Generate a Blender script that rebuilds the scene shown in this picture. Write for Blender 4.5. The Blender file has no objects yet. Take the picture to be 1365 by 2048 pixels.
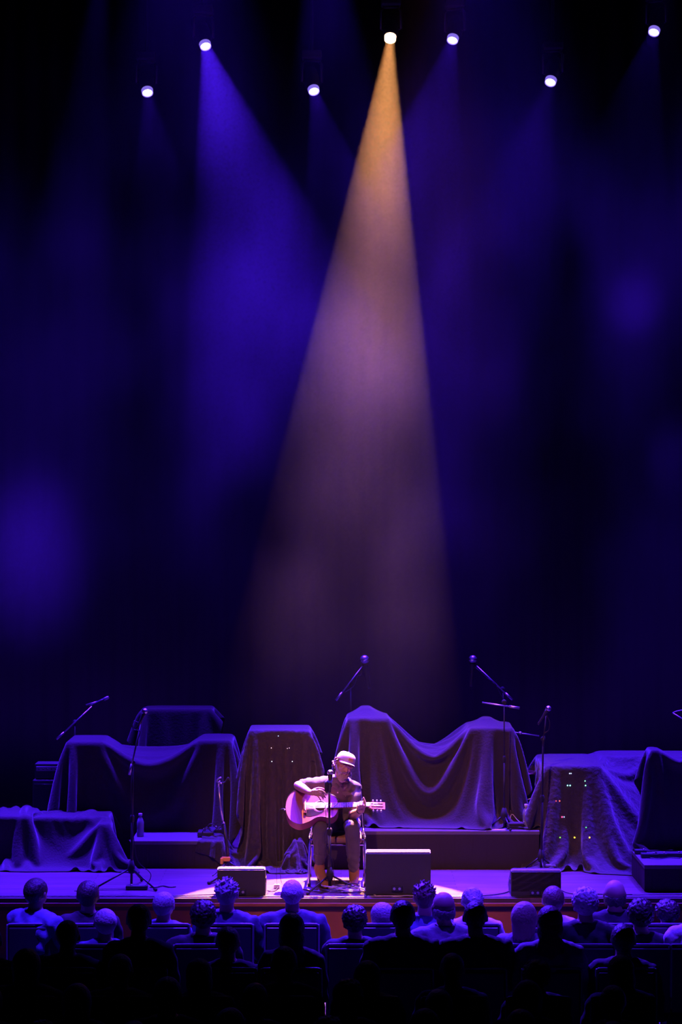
import bpy, bmesh, math, random
import numpy as np
from mathutils import Vector, Matrix, Euler

SC = bpy.context.scene
COL = SC.collection
F = 4360.0                      # focal length in pixels of a 1365 x 2048 picture
CAMY, CAMZ = -20.0, 3.48
R = math.radians

# ---------------------------------------------------------------- camera, world, exposure
cam = bpy.data.cameras.new('camera'); camo = bpy.data.objects.new('camera', cam); COL.objects.link(camo)
camo.location = (0, CAMY, CAMZ); camo.rotation_euler = (R(90), 0, 0)
cam.sensor_fit = 'VERTICAL'; cam.sensor_height = 24.0; cam.lens = 24.0 * F / 2048.0
cam.clip_start = 0.1; cam.clip_end = 80
SC.camera = camo
SC.view_settings.view_transform = 'Standard'; SC.view_settings.look = 'None'
SC.view_settings.exposure = 0.0; SC.view_settings.gamma = 1.0; SC.view_settings.use_curve_mapping = False
w = bpy.data.worlds.new('world'); SC.world = w; w.use_nodes = True
w.node_tree.nodes['Background'].inputs[0].default_value = (0.01, 0.004, 0.06, 1)
w.node_tree.nodes['Background'].inputs[1].default_value = 0.02
cy = SC.cycles
cy.use_denoising = True
cy.max_bounces = 4; cy.diffuse_bounces = 2; cy.glossy_bounces = 2; cy.transmission_bounces = 3; cy.volume_bounces = 0
cy.volume_step_rate = 3.0; cy.volume_max_steps = 40
cy.caustics_reflective = False; cy.caustics_refractive = False
cy.sample_clamp_indirect = 4.0
cy.use_adaptive_sampling = True; cy.adaptive_threshold = 0.05

def at(px, py, Y):              # the place at depth Y seen at a pixel of the photograph
    k = (Y - CAMY) / F
    return Vector(((px - 682.5) * k, Y, CAMZ - (py - 1024.0) * k))

BLUE = (0.062, 0.009, 1.0); WARM = (1.0, 0.38, 0.12); PINK = (1.0, 0.34, 0.36)
def spot(name, loc, target, power, color, half, blend=0.15, radius=0.05):
    L = bpy.data.lights.new(name, 'SPOT'); L.energy = power; L.color = color
    L.spot_size = 2 * R(half); L.spot_blend = blend; L.shadow_soft_size = radius
    o = bpy.data.objects.new(name, L); COL.objects.link(o); o.location = loc
    o.rotation_euler = (Vector(target) - Vector(loc)).to_track_quat('-Z', 'Y').to_euler()
    o['kind'] = 'helper'
    return o

# fixtures seen in the photograph: pixel of the lens, depth, pixel the beam axis passes, its depth, power, half angle
BEAMS = [
    ('blue', 411, 91, 4.3, 625, 900, 0.9, 36000, 13.0),
    ('blue', 295, 184, 4.5, 400, 1000, 1.2, 4000, 11.0),
    ('blue', 628, 181, 4.6, 820, 1000, 1.2, 5500, 12.0),
    ('warm', 781, 77, 4.3, 652, 1812, -0.75, 66000, 8.0),
    ('blue', 906, 79, 4.4, 690, 1000, 0.9, 9000, 13.0),
    ('blue', 1102, 163, 4.3, 880, 1000, 0.9, 9000, 13.0),
    ('blue', 1309, 63, 4.5, 1080, 1000, 0.9, 5000, 13.0),
]
HEADS = []
for kind, px, py, Y, qx, qy, qY, pw, half in BEAMS:
    p, q = at(px, py, Y), at(qx, qy, qY)
    spot('beam_light', p - (q - p).normalized() * 0.21, q, pw, BLUE if kind == 'blue' else WARM, half, 0.25 if kind == 'blue' else 0.12, 0.02)
    HEADS.append((p, q, kind))
# fixtures above the frame
spot('beam_light', at(640, -260, 4.0), at(735, 1300, 1.2), 9000, BLUE, 10.5, 0.5)
spot('beam_light', at(215, -140, 3.0), at(50, 1250, 1.2), 14000, BLUE, 8, 0.8)
spot('beam_light', at(1330, -250, 3.0), at(1290, 900, 2.0), 5000, BLUE, 9, 0.8)
# steep blue wash over the band gear, warm front light on the player, blue wash on the front rows
for x in (-4.6, -1.6, 1.6, 4.6):
    spot('wash_light', (x, 2.8, 10.7), (x * 0.95, 1.0, 0), 19000, BLUE, 21, 0.8, 0.12)
for x in (-5.2, -2.6, 0.0, 2.6, 5.2):       # added lamps, hidden on the floor, giving the curtain its blue glow
    spot('added_curtain_light', (x, 4.35, 0.24), (x, 6.1, 2.2), 260, (0.12, 0.01, 1.0), 62, 1.0, 0.06)
spot('wash_light', (1.0, 2.2, 10.7), (0.7, 0.35, 0), 2800, (1.0, 0.20, 0.48), 12.0, 0.9, 0.12)  # added pink fill for the boards, in place of the warm pool's spill
spot('front_light', (-2.2, -11.0, 9.5), (0.45, 0.7, 0.5), 3100, PINK, 8.8, 0.6, 0.10)
for x in (-3.0, -1.2, 0.6, 2.4):
    spot('house_light', (x, -4.0, 9.5), (x, -2.75, 0), 11000, BLUE, 9.5, 0.9, 0.12)

# ---------------------------------------------------------------- materials
def mat(name, color, rough=0.6, metal=0.0, spec=0.5, bump=0.0, bscale=40.0, var=0.0, vscale=6.0, emit=None, estr=1.0, sheen=0.0):
    m = bpy.data.materials.new(name); m.use_nodes = True
    nt = m.node_tree; b = nt.nodes['Principled BSDF']
    b.inputs['Base Color'].default_value = (*color, 1); b.inputs['Roughness'].default_value = rough
    b.inputs['Metallic'].default_value = metal; b.inputs['Specular IOR Level'].default_value = spec
    if sheen: b.inputs['Sheen Weight'].default_value = sheen
    tc = nt.nodes.new('ShaderNodeTexCoord')
    if var:
        n = nt.nodes.new('ShaderNodeTexNoise'); n.inputs['Scale'].default_value = vscale; n.inputs['Detail'].default_value = 5
        nt.links.new(tc.outputs['Object'], n.inputs['Vector'])
        r = nt.nodes.new('ShaderNodeMapRange'); r.inputs[1].default_value = 0.3; r.inputs[2].default_value = 0.7
        r.inputs[3].default_value = 1 - var; r.inputs[4].default_value = 1 + var
        nt.links.new(n.outputs['Fac'], r.inputs[0])
        mx = nt.nodes.new('ShaderNodeVectorMath'); mx.operation = 'SCALE'; mx.inputs[0].default_value = color
        nt.links.new(r.outputs[0], mx.inputs['Scale']); nt.links.new(mx.outputs[0], b.inputs['Base Color'])
    if bump:
        n2 = nt.nodes.new('ShaderNodeTexNoise'); n2.inputs['Scale'].default_value = bscale; n2.inputs['Detail'].default_value = 6
        nt.links.new(tc.outputs['Object'], n2.inputs['Vector'])
        bp = nt.nodes.new('ShaderNodeBump'); bp.inputs['Strength'].default_value = bump; bp.inputs['Distance'].default_value = 0.02
        nt.links.new(n2.outputs['Fac'], bp.inputs['Height']); nt.links.new(bp.outputs[0], b.inputs['Normal'])
    if emit:
        b.inputs['Emission Color'].default_value = (*emit, 1); b.inputs['Emission Strength'].default_value = estr
    return m
# ---------------------------------------------------------------- mesh helpers
def link(name, me, m=None, parent=None, smooth=False):
    if m is not None and len(me.materials) == 0: me.materials.append(m)
    if smooth: me.polygons.foreach_set('use_smooth', [True] * len(me.polygons))
    o = bpy.data.objects.new(name, me); COL.objects.link(o)
    if parent is not None: o.parent = parent
    return o
def obj(name, bm, m=None, parent=None, smooth=False):
    me = bpy.data.meshes.new(name); bmesh.ops.recalc_face_normals(bm, faces=bm.faces)
    bm.to_mesh(me); bm.free()
    return link(name, me, m, parent, smooth)
def tag(o, label, cat, group=None, kind=None):
    o['label'] = label; o['category'] = cat
    if group: o['group'] = group
    if kind: o['kind'] = kind
    return o
def thing(name, label, cat, loc=(0, 0, 0), rz=0.0, group=None):
    o = bpy.data.objects.new(name, None); COL.objects.link(o); o.location = loc; o.rotation_euler = (0, 0, rz)
    o.empty_display_size = 0.1
    return tag(o, label, cat, group)
def struct(name, bm, m):
    o = obj(name, bm, m); o['kind'] = 'structure'; return o
def NB(): return bmesh.new()
def box(bm, c, s, rot=None, bevel=0.0):
    M = Matrix.Translation(Vector(c)) @ (rot.to_4x4() if rot is not None else Matrix.Identity(4)) @ Matrix.Diagonal((*s, 1))
    r = bmesh.ops.create_cube(bm, size=1.0, matrix=M)
    if bevel:
        es = list({e for v in r['verts'] for e in v.link_edges})
        bmesh.ops.bevel(bm, geom=es, offset=bevel, segments=2, affect='EDGES', profile=0.6)
    return bm
def frames(pts):
    pts = [Vector(p) for p in pts]; n = len(pts); out = []
    t0 = (pts[1] - pts[0]).normalized()
    u = t0.orthogonal().normalized()
    for i in range(n):
        t = (pts[min(i + 1, n - 1)] - pts[max(i - 1, 0)])
        t = t.normalized() if t.length > 1e-9 else t0
        u = (u - t * u.dot(t)); u = u.normalized() if u.length > 1e-6 else t.orthogonal().normalized()
        out.append((pts[i], t, u, t.cross(u)))
    return out
def tube(bm, pts, rad, seg=8, cap=True):
    fr = frames(pts); n = len(fr)
    if not isinstance(rad, (list, tuple)): rad = [rad] * n
    rings = []
    for i, (p, t, u, v) in enumerate(fr):
        rings.append([bm.verts.new(p + (u * math.cos(a) + v * math.sin(a)) * rad[i]) for a in [2 * math.pi * k / seg for k in range(seg)]])
    for a, b in zip(rings, rings[1:]):
        for k in range(seg): bm.faces.new((a[k], a[(k + 1) % seg], b[(k + 1) % seg], b[k]))
    if cap: bm.faces.new(rings[0][::-1]); bm.faces.new(rings[-1])
    return bm
def lathe(bm, prof, c=(0, 0, 0), rot=None, seg=20):      # profile of (radius, height) about z
    c = Vector(c); rings = []
    for r, z in prof:
        rings.append([bm.verts.new(c + ((rot @ Vector((r * math.cos(a), r * math.sin(a), z))) if rot is not None else Vector((r * math.cos(a), r * math.sin(a), z))))
                      for a in [2 * math.pi * k / seg for k in range(seg)]])
    for a, b in zip(rings, rings[1:]):
        for k in range(seg): bm.faces.new((a[k], a[(k + 1) % seg], b[(k + 1) % seg], b[k]))
    bm.faces.new(rings[0][::-1]); bm.faces.new(rings[-1])
    return bm
def ball(bm, c, r, rot=None, sub=2):
    s = r if isinstance(r, (tuple, list)) else (r, r, r)
    M = Matrix.Translation(Vector(c)) @ (rot.to_4x4() if rot is not None else Matrix.Identity(4)) @ Matrix.Diagonal((*s, 1))
    bmesh.ops.create_icosphere(bm, subdivisions=sub, radius=1.0, matrix=M); return bm
def rot_to(v): return Vector(v).to_track_quat('Z', 'Y').to_matrix()
def spline(pts, n=8):                                    # Catmull-Rom through the points
    P = [Vector(p) for p in pts]; P = [P[0] * 2 - P[1]] + P + [P[-1] * 2 - P[-2]]; out = []
    for i in range(1, len(P) - 2):
        for k in range(n):
            t = k / n; a, b, c, d = P[i - 1:i + 3]
            out.append(0.5 * ((2 * b) + (c - a) * t + (2 * a - 5 * b + 4 * c - d) * t * t + (3 * b - a - 3 * c + d) * t ** 3))
    out.append(P[-2]); return out
def prism(bm, outline, d0, d1, rot=None, c=(0, 0, 0)):   # outline in x,z extruded along y from d0 to d1
    c = Vector(c); f = lambda x, y, z: bm.verts.new(c + ((rot @ Vector((x, y, z))) if rot is not None else Vector((x, y, z))))
    a = [f(x, d0, z) for x, z in outline]; b = [f(x, d1, z) for x, z in outline]; n = len(a)
    bm.faces.new(a); bm.faces.new(b[::-1])
    for k in range(n): bm.faces.new((a[k], b[k], b[(k + 1) % n], a[(k + 1) % n]))
    return bm
def remesh(bm, voxel, smooth=2):                         # merges overlapping closed shapes into one skin
    me = bpy.data.meshes.new('tmp'); bm.to_mesh(me); bm.free()
    o = bpy.data.objects.new('tmp', me); COL.objects.link(o)
    md = o.modifiers.new('r', 'REMESH'); md.mode = 'VOXEL'; md.voxel_size = voxel; md.use_smooth_shade = True
    if smooth:
        sm = o.modifiers.new('s', 'SMOOTH'); sm.iterations = smooth; sm.factor = 0.5
    dg = bpy.context.evaluated_depsgraph_get()
    out = bpy.data.meshes.new_from_object(o.evaluated_get(dg)); bpy.data.objects.remove(o); bpy.data.meshes.remove(me)
    out.materials.clear()
    return out

def crease(me, f):                                       # pushes the skin in and out along its normals
    n = len(me.vertices); co = np.empty(n * 3); no = np.empty(n * 3)
    me.vertices.foreach_get('co', co); me.vertex_normals.foreach_get('vector', no)
    co = co.reshape(-1, 3); no = no.reshape(-1, 3)
    co = co + no * f(co[:, 0], co[:, 1], co[:, 2])[:, None]
    me.vertices.foreach_set('co', co.ravel()); me.update()

# ---------------------------------------------------------------- the hall
EDGE = -0.37; FLOORZ = -0.70
def wood_floor():
    m = bpy.data.materials.new('stage_boards'); m.use_nodes = True; nt = m.node_tree; b = nt.nodes['Principled BSDF']
    tc = nt.nodes.new('ShaderNodeTexCoord')
    br = nt.nodes.new('ShaderNodeTexBrick'); br.inputs['Scale'].default_value = 1.0
    br.inputs['Brick Width'].default_value = 1.7; br.inputs['Row Height'].default_value = 0.085
    br.inputs['Mortar Size'].default_value = 0.0028; br.offset = 0.37
    br.inputs['Color1'].default_value = (0.175, 0.105, 0.115, 1); br.inputs['Color2'].default_value = (0.12, 0.072, 0.08, 1)
    br.inputs['Mortar'].default_value = (0.05, 0.03, 0.03, 1)
    nt.links.new(tc.outputs['Object'], br.inputs['Vector'])
    mp = nt.nodes.new('ShaderNodeMapping'); mp.inputs['Scale'].default_value = (1.3, 26, 1)
    nt.links.new(tc.outputs['Object'], mp.inputs['Vector'])
    n = nt.nodes.new('ShaderNodeTexNoise'); n.inputs['Scale'].default_value = 1.6; n.inputs['Detail'].default_value = 6
    nt.links.new(mp.outputs[0], n.inputs['Vector'])
    r = nt.nodes.new('ShaderNodeMapRange'); r.inputs[1].default_value = 0.35; r.inputs[2].default_value = 0.65
    r.inputs[3].default_value = 0.72; r.inputs[4].default_value = 1.15
    nt.links.new(n.outputs['Fac'], r.inputs[0])
    vm = nt.nodes.new('ShaderNodeVectorMath'); vm.operation = 'SCALE'
    nt.links.new(br.outputs['Color'], vm.inputs[0]); nt.links.new(r.outputs[0], vm.inputs['Scale'])
    nt.links.new(vm.outputs[0], b.inputs['Base Color']); b.inputs['Roughness'].default_value = 0.5
    b.inputs['Specular IOR Level'].default_value = 0.35
    return m
M = {}
M['boards'] = wood_floor()
M['stage_front'] = mat('red_brown_panel', (0.30, 0.085, 0.035), 0.55, var=0.25, vscale=3)
M['carpet'] = mat('dark_carpet', (0.02, 0.015, 0.02), 0.95)
M['drape_black'] = mat('black_velour', (0.012, 0.011, 0.013), 0.95, spec=0.0)
M['dark_paint'] = mat('dark_wall_paint', (0.02, 0.018, 0.02), 0.9)
M['blackmetal'] = mat('black_metal', (0.03, 0.03, 0.03), 0.4, metal=0.3)
bm = NB(); box(bm, (0, 4.0, -0.02), (18, 8.74, 0.04)); struct('floor_stage', bm, M['boards'])
bm = NB(); box(bm, (0, EDGE + 0.01, -0.055), (18, 0.06, 0.032), bevel=0.008); struct('trim_1', bm, M['stage_front'])
bm = NB(); box(bm, (0, EDGE + 0.08, -0.385), (18, 0.06, 0.63)); struct('wall_stage_front', bm, M['stage_front'])
bm = NB(); box(bm, (0, EDGE + 0.045, -0.09), (18, 0.02, 0.05)); struct('trim_2', bm, mat('dark_trim', (0.05, 0.02, 0.015), 0.6))
bm = NB(); box(bm, (0, -10.3, FLOORZ - 0.05), (18, 20.0, 0.1)); struct('floor', bm, M['carpet'])
bm = NB(); box(bm, (0, -6, 11.05), (18, 29, 0.1)); struct('ceiling', bm, M['dark_paint'])
for s, nm in ((-1, 'wall_left'), (1, 'wall_right')):
    bm = NB(); box(bm, (9.05 * s, -6, 5.0), (0.1, 29, 12.2)); struct(nm, bm, M['dark_paint'])
bm = NB(); box(bm, (0, 8.35, 5.5), (18, 0.1, 11)); struct('wall_back', bm, M['dark_paint'])
# pleated black curtain hanging across the back of the stage
bm = NB(); prev = None
for i in range(721):
    x = -8.6 + 17.2 * i / 720; y = 6.1 + 0.022 * math.sin(i * 0.55) + 0.01 * math.sin(i * 0.21 + 1)
    cur = [bm.verts.new((x, y + 0.012 * math.sin(j * 1.7 + i * .1), 10.4 * j / 6)) for j in range(7)]
    if prev:
        for j in range(6): bm.faces.new((prev[j], cur[j], cur[j + 1], prev[j + 1]))
    prev = cur
cu = obj('stage_curtain', bm, M['drape_black'], smooth=True)
tag(cu, 'black pleated curtain hanging across the whole back of the stage', 'curtain')
sol = cu.modifiers.new('thick', 'SOLIDIFY'); sol.thickness = 0.006
# ---------------------------------------------------------------- more materials
M['cloth'] = mat('black_cover_cloth', (0.044, 0.037, 0.036), 0.8, spec=0.15, bump=0.25, bscale=55, sheen=0.30)
M['cloth_thin'] = mat('thin_crinkled_cloth', (0.048, 0.041, 0.040), 0.7, spec=0.2, bump=0.9, bscale=18, sheen=0.30)
M['riser_skirt'] = mat('black_riser_skirt', (0.045, 0.036, 0.034), 0.9, bump=0.1, bscale=90)
M['riser_top'] = mat('grey_riser_top', (0.16, 0.14, 0.15), 0.5)
M['case'] = mat('black_cabinet', (0.035, 0.033, 0.035), 0.55, bump=0.1, bscale=200)
M['grille'] = mat('black_grille', (0.03, 0.03, 0.032), 0.4, metal=0.4, bump=0.5, bscale=300)
M['chrome'] = mat('chrome', (0.75, 0.73, 0.72), 0.18, metal=1.0)
M['steel'] = mat('satin_steel', (0.55, 0.53, 0.52), 0.35, metal=0.9)
M['rubber'] = mat('black_rubber', (0.02, 0.02, 0.02), 0.8)
M['cable_black'] = mat('black_cable', (0.03, 0.028, 0.03), 0.45)
M['cable_grey'] = mat('pale_cable', (0.55, 0.5, 0.48), 0.5)
M['yellow'] = mat('yellow_plastic', (0.85, 0.42, 0.03), 0.4)
M['white'] = mat('white_plastic', (0.8, 0.78, 0.75), 0.5)
M['clear'] = mat('bottle_plastic', (0.30, 0.32, 0.36), 0.12, spec=0.8)
M['brass'] = mat('bronze_cymbal', (0.45, 0.30, 0.12), 0.3, metal=1.0)
def glow(name, c, s): return mat(name, (0.01, 0.01, 0.01), 0.5, emit=c, estr=s)

# ---------------------------------------------------------------- truss and moving heads
def truss(Y, z, x0, x1, label):
    t = thing('lighting_truss', label, 'truss', (0, Y, z), group='lighting trusses over the stage')
    bm = NB()
    for dy, dz in ((-.15, -.15), (.15, -.15), (-.15, .15), (.15, .15)): tube(bm, [(x0, dy, dz), (x1, dy, dz)], 0.024, 8)
    obj('chord', bm, M['blackmetal'], t, True)
    bm = NB(); n = int((x1 - x0) / 0.4)
    for i in range(n):
        a = x0 + i * 0.4; b = a + 0.4; s = 1 if i % 2 else -1
        tube(bm, [(a, -.15, -.15 * s), (b, -.15, .15 * s)], 0.011, 6); tube(bm, [(a, .15, -.15 * s), (b, .15, .15 * s)], 0.011, 6)
        tube(bm, [(a, -.15 * s, -.15), (b, .15 * s, -.15)], 0.011, 6)
    obj('brace', bm, M['blackmetal'], t, True)
    for x in (x0 + 1, (x0 + x1) / 2, x1 - 1):
        bm = NB(); tube(bm, [(x, 0, 0.15), (x, 0, 11.0 - z)], 0.01, 6); obj('hanging_wire', bm, M['blackmetal'], t)
    return t
def moving_head(p, q, kind, label):
    d = (q - p).normalized()
    t = thing('stage_light', label, 'stage light', p, group='moving lights above the stage')
    Rz = rot_to(d)                                        # local z runs along the beam
    def shell(prof, name, m_):                            # open tube: the light comes out of its front
        bm = NB(); rings = [[bm.verts.new(Rz @ Vector((r * math.cos(a), r * math.sin(a), z))) for a in [2 * math.pi * k / 32 for k in range(32)]] for r, z in prof]
        for a, b in zip(rings, rings[1:]):
            for k in range(32): bm.faces.new((a[k], a[(k + 1) % 32], b[(k + 1) % 32], b[k]))
        bm.faces.new(rings[0][::-1])
        if prof[-1][0] < .03: bm.faces.new(rings[-1])
        return obj(name, bm, m_, t, True)
    shell([(0.045, -0.34), (0.085, -0.31), (0.095, -0.22), (0.088, -0.12), (0.078, -0.05), (0.073, -0.03), (0.058, -0.03), (0.058, -0.10), (0.07, -0.20), (0.06, -0.29), (0.02, -0.31)], 'lamp_body', M['case'])
    bm = NB(); pr = [(0.056, -0.03), (0.0565, 0.020), (0.064, 0.020), (0.066, -0.03)]
    rings = [[bm.verts.new(Rz @ Vector((r * math.cos(a), r * math.sin(a), z))) for a in [2 * math.pi * k / 32 for k in range(32)]] for r, z in pr]
    for i in range(4):
        a, b = rings[i], rings[(i + 1) % 4]
        for k in range(32): bm.faces.new((a[k], a[(k + 1) % 32], b[(k + 1) % 32], b[k]))
    gm = mat('glowing_ring', (0.5, 0.5, 0.5), 0.5, emit=(0.30, 0.20, 1.0) if kind == 'blue' else (1.0, 0.6, 0.3), estr=0.75 if kind == 'blue' else 5.0)
    obj('bezel', bm, gm, t, True)
    col, st = ((0.50, 0.40, 1.0), 9.0) if kind == 'blue' else ((1.0, 0.72, 0.38), 16.0)
    lm = bpy.data.materials.new('lens_' + kind); lm.use_nodes = True; nt = lm.node_tree; nt.nodes.clear()
    e_ = nt.nodes.new('ShaderNodeEmission'); e_.inputs[0].default_value = (*col, 1); e_.inputs[1].default_value = st
    tr = nt.nodes.new('ShaderNodeBsdfTransparent'); ad = nt.nodes.new('ShaderNodeAddShader'); ou = nt.nodes.new('ShaderNodeOutputMaterial')
    nt.links.new(e_.outputs[0], ad.inputs[0]); nt.links.new(tr.outputs[0], ad.inputs[1]); nt.links.new(ad.outputs[0], ou.inputs['Surface'])
    bm = NB(); lathe(bm, [(0.0555, -0.020), (0.0555, -0.016), (0.046, -0.006), (0.025, -0.001), (0.004, 0.0)], rot=Rz, seg=28)
    obj('lens', bm, lm, t, True)
    bm = NB(); side = d.cross(Vector((0, 0, 1))).normalized()
    c = -d * 0.14
    for s in (-1, 1):
        a = c + side * 0.112 * s
        tube(bm, [a, a + Vector((0, 0, 0.20)), a * 0.8 + Vector((0, 0, 0.25))], 0.016, 8)
        tube(bm, [c + side * 0.085 * s, a], 0.014, 8)
    tube(bm, [c + side * 0.09 + Vector((0, 0, 0.245)), c - side * 0.09 + Vector((0, 0, 0.245))], 0.018, 8)
    obj('yoke', bm, M['blackmetal'], t, True)
    bm = NB(); box(bm, c + Vector((0, 0, 0.30)), (0.22, 0.20, 0.09), bevel=0.015); obj('base_box', bm, M['case'], t)
    top = 9.78 - p.z
    bm = NB(); tube(bm, [c + Vector((0, 0, 0.34)), Vector((c.x, c.y, max(top - 0.15, 0.42)))], 0.018, 8); obj('clamp', bm, M['blackmetal'], t)
HL = ['bright blue beam light, its thick beam crossing the left of centre', 'blue light with a short faint beam, lowest on the far left',
      'small blue light just left of the warm white one', 'warm white spotlight aimed down at the seated guitarist',
      'blue light close on the right of the warm white one', 'lower blue light between the two higher ones on the right',
      'blue light at the upper right corner, nearest the frame edge']
for (p, q, k), l in zip(HEADS, HL): moving_head(p, q, k, l)
truss(4.5, 9.75, -6, 6, 'black truss high above the stage carrying the higher lights')
truss(5.1, 9.75, -6, 6, 'black truss behind the other carrying the lower blue lights')

for i, x in enumerate((-5.2, -2.6, 0.0, 2.6, 5.2)):  # bodies for the added curtain lamps, unseen behind the gear
    t = thing('added_floor_light', 'small added lamp on the floor, out of view behind the band gear, washing the curtain, ' + ('leftmost of five', 'second from the left', 'middle one of five', 'second from the right', 'rightmost of five')[i], 'floor light', (x, 4.3, 0), group='added floor lamps washing the back curtain')
    bm = NB(); box(bm, (0, 0, 0.09), (0.22, 0.10, 0.16), bevel=0.02); obj('lamp_body', bm, M['case'], t)
    bm = NB(); box(bm, (0, 0, 0.005), (0.26, 0.14, 0.01)); obj('base_plate', bm, M['blackmetal'], t)

# ---------------------------------------------------------------- risers
def riser(x0, x1, y0, y1, z, label):
    t = thing('riser', label, 'riser', ((x0 + x1) / 2, (y0 + y1) / 2, 0), group='low black platforms on the stage')
    w_, d_ = x1 - x0, y1 - y0
    bm = NB(); box(bm, (0, 0, z - 0.018), (w_, d_, 0.036), bevel=0.004); obj('deck', bm, M['riser_top'], t)
    bm = NB(); n = 60; pts = []
    for (ax, ay, bx_, by) in ((-w_ / 2, -d_ / 2, w_ / 2, -d_ / 2), (w_ / 2, -d_ / 2, w_ / 2, d_ / 2), (w_ / 2, d_ / 2, -w_ / 2, d_ / 2), (-w_ / 2, d_ / 2, -w_ / 2, -d_ / 2)):
        for k in range(n):
            u = k / n; pts.append((ax + (bx_ - ax) * u, ay + (by - ay) * u, k))
    rng = random.Random(3)
    lo = [bm.verts.new((x * 0.992 + rng.uniform(-.003, .003), y * 0.985 + rng.uniform(-.003, .003), 0.002)) for x, y, k in pts]
    hi = [bm.verts.new((x * 0.996, y * 0.992, z - 0.034)) for x, y, k in pts]
    for k in range(len(pts)): bm.faces.new((lo[k], lo[(k + 1) % len(pts)], hi[(k + 1) % len(pts)], hi[k]))
    bm.faces.new(hi); obj('skirt', bm, M['riser_skirt'], t)
    return t
def X(px, Y): return (px - 682.5) * (Y - CAMY) / F
RZ = 0.37; RLZ = 0.265; RRZ = 0.246
riser(X(640, 1.25), X(1080, 1.25), 1.25, 3.3, RZ, 'long black riser behind the guitarist under the big draped drum kit')
riser(X(262, 1.3), X(446, 1.3), 1.3, 3.6, RLZ, 'low black riser left of the tall covered amplifier')
riser(2.78, 4.3, -0.03, 0.86, RRZ, 'low black platform at the right edge of the stage with pedals on it')

# ---------------------------------------------------------------- cover cloths: a sheet let fall over what it covers
def drape(name, label, W, D, nx, ny, c, boxes, floor=lambda x, y: 0.0 * x, steps=1300, seed=1, comp=(0.96, 0.98), m='cloth', rough=0.01, rz=0.0, thick=0.004, grp='black cloths covering the band gear', bend=0.12):
    rng = np.random.default_rng(seed)
    gx, gy = np.meshgrid((np.linspace(-.5, .5, nx)) * W * comp[0], (np.linspace(-.5, .5, ny)) * D * comp[1])
    ca, sa = math.cos(rz), math.sin(rz)
    P = np.stack([c[0] + gx * ca - gy * sa, c[1] + gx * sa + gy * ca, np.full_like(gx, c[2])], -1)
    P += rng.normal(0, rough * 0.3, P.shape)
    kx = rng.uniform(2, 5, 3); P[..., 2] += rough * (np.sin(gx * 9 + kx[0]) + np.sin(gy * 7 + kx[1]) + np.sin((gx + gy) * 5 + kx[2]))
    dx, dy = W / (nx - 1), D / (ny - 1); dg_ = math.hypot(dx, dy)
    V = np.zeros_like(P); dt = 1 / 500.0
    pairs = []
    for s in (0, 1):
        for a0, a1, ax, r in ((slice(s, -1, 2), slice(s + 1, None, 2), 1, dx), (slice(s, -1, 2), slice(s + 1, None, 2), 0, dy)):
            pairs.append(((slice(None), a0), (slice(None), a1), r, 1.0) if ax == 1 else ((a0, slice(None)), (a1, slice(None)), r, 1.0))
        pairs.append(((slice(s, -1, 2), slice(0, -1)), (slice(s + 1, None, 2), slice(1, None)), dg_, 0.35))
        pairs.append(((slice(s, -1, 2), slice(1, None)), (slice(s + 1, None, 2), slice(0, -1)), dg_, 0.35))
    for s in range(4):
        pairs.append(((slice(None), slice(s, -2, 4)), (slice(None), slice(s + 2, None, 4)), 2 * dx, bend))
        pairs.append(((slice(s, -2, 4), slice(None)), (slice(s + 2, None, 4), slice(None)), 2 * dy, bend))
    fr = np.array([0.0]); eps = 0.004
    for st in range(steps):
        V[..., 2] -= 9.8 * dt; V *= 0.9965
        Q = P + V * dt
        for sa_, sb_, r, k in pairs:
            A, B = Q[sa_], Q[sb_]
            n0 = min(A.shape[0], B.shape[0]); n1 = min(A.shape[1], B.shape[1]); A = A[:n0, :n1]; B = B[:n0, :n1]
            d = B - A; l = np.sqrt((d * d).sum(-1, keepdims=True)) + 1e-9
            d *= 0.5 * k * (1 - r / l); A += d; B -= d
        con = np.zeros(Q.shape[:2])
        for (bx0, bx1, by0, by1, bz0, bz1) in boxes:
            ins = (Q[..., 0] > bx0) & (Q[..., 0] < bx1) & (Q[..., 1] > by0) & (Q[..., 1] < by1) & (Q[..., 2] > bz0) & (Q[..., 2] < bz1)
            if ins.any():
                q = Q[ins]; p = P[ins]
                top = p[:, 2] >= bz1 - eps
                dd = np.stack([p[:, 0] - bx0, bx1 - p[:, 0], p[:, 1] - by0, by1 - p[:, 1], np.where(top, -9.0, bz1 - p[:, 2])], -1)
                j = dd.argmin(-1)
                q[j == 0, 0] = bx0; q[j == 1, 0] = bx1; q[j == 2, 1] = by0; q[j == 3, 1] = by1; q[j == 4, 2] = bz1
                Q[ins] = q; con[ins] = np.where(j == 4, 0.93, 0.3)
        fl = floor(Q[..., 0], Q[..., 1]) + 0.006; low = Q[..., 2] < fl
        Q[..., 2] = np.where(low, fl, Q[..., 2]); con[low] = 0.8
        k = con[..., None]; Q[..., :2] = P[..., :2] * k + Q[..., :2] * (1 - k)
        V = (Q - P) / dt; sp = np.sqrt((V * V).sum(-1, keepdims=True)); V *= np.minimum(1, 2.5 / (sp + 1e-9)); P = Q
    me = bpy.data.meshes.new(name)
    idx = np.arange(nx * ny).reshape(ny, nx)
    fc = np.stack([idx[:-1, :-1], idx[:-1, 1:], idx[1:, 1:], idx[1:, :-1]], -1).reshape(-1, 4)
    me.from_pydata(P.reshape(-1, 3).tolist(), [], fc.tolist())
    o = link(name, me, M[m], smooth=True)
    so = o.modifiers.new('thick', 'SOLIDIFY'); so.thickness = thick; so.offset = 1
    su = o.modifiers.new('smooth', 'SUBSURF'); su.levels = 1; su.render_levels = 1
    return tag(o, label, 'cloth', grp)
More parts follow.
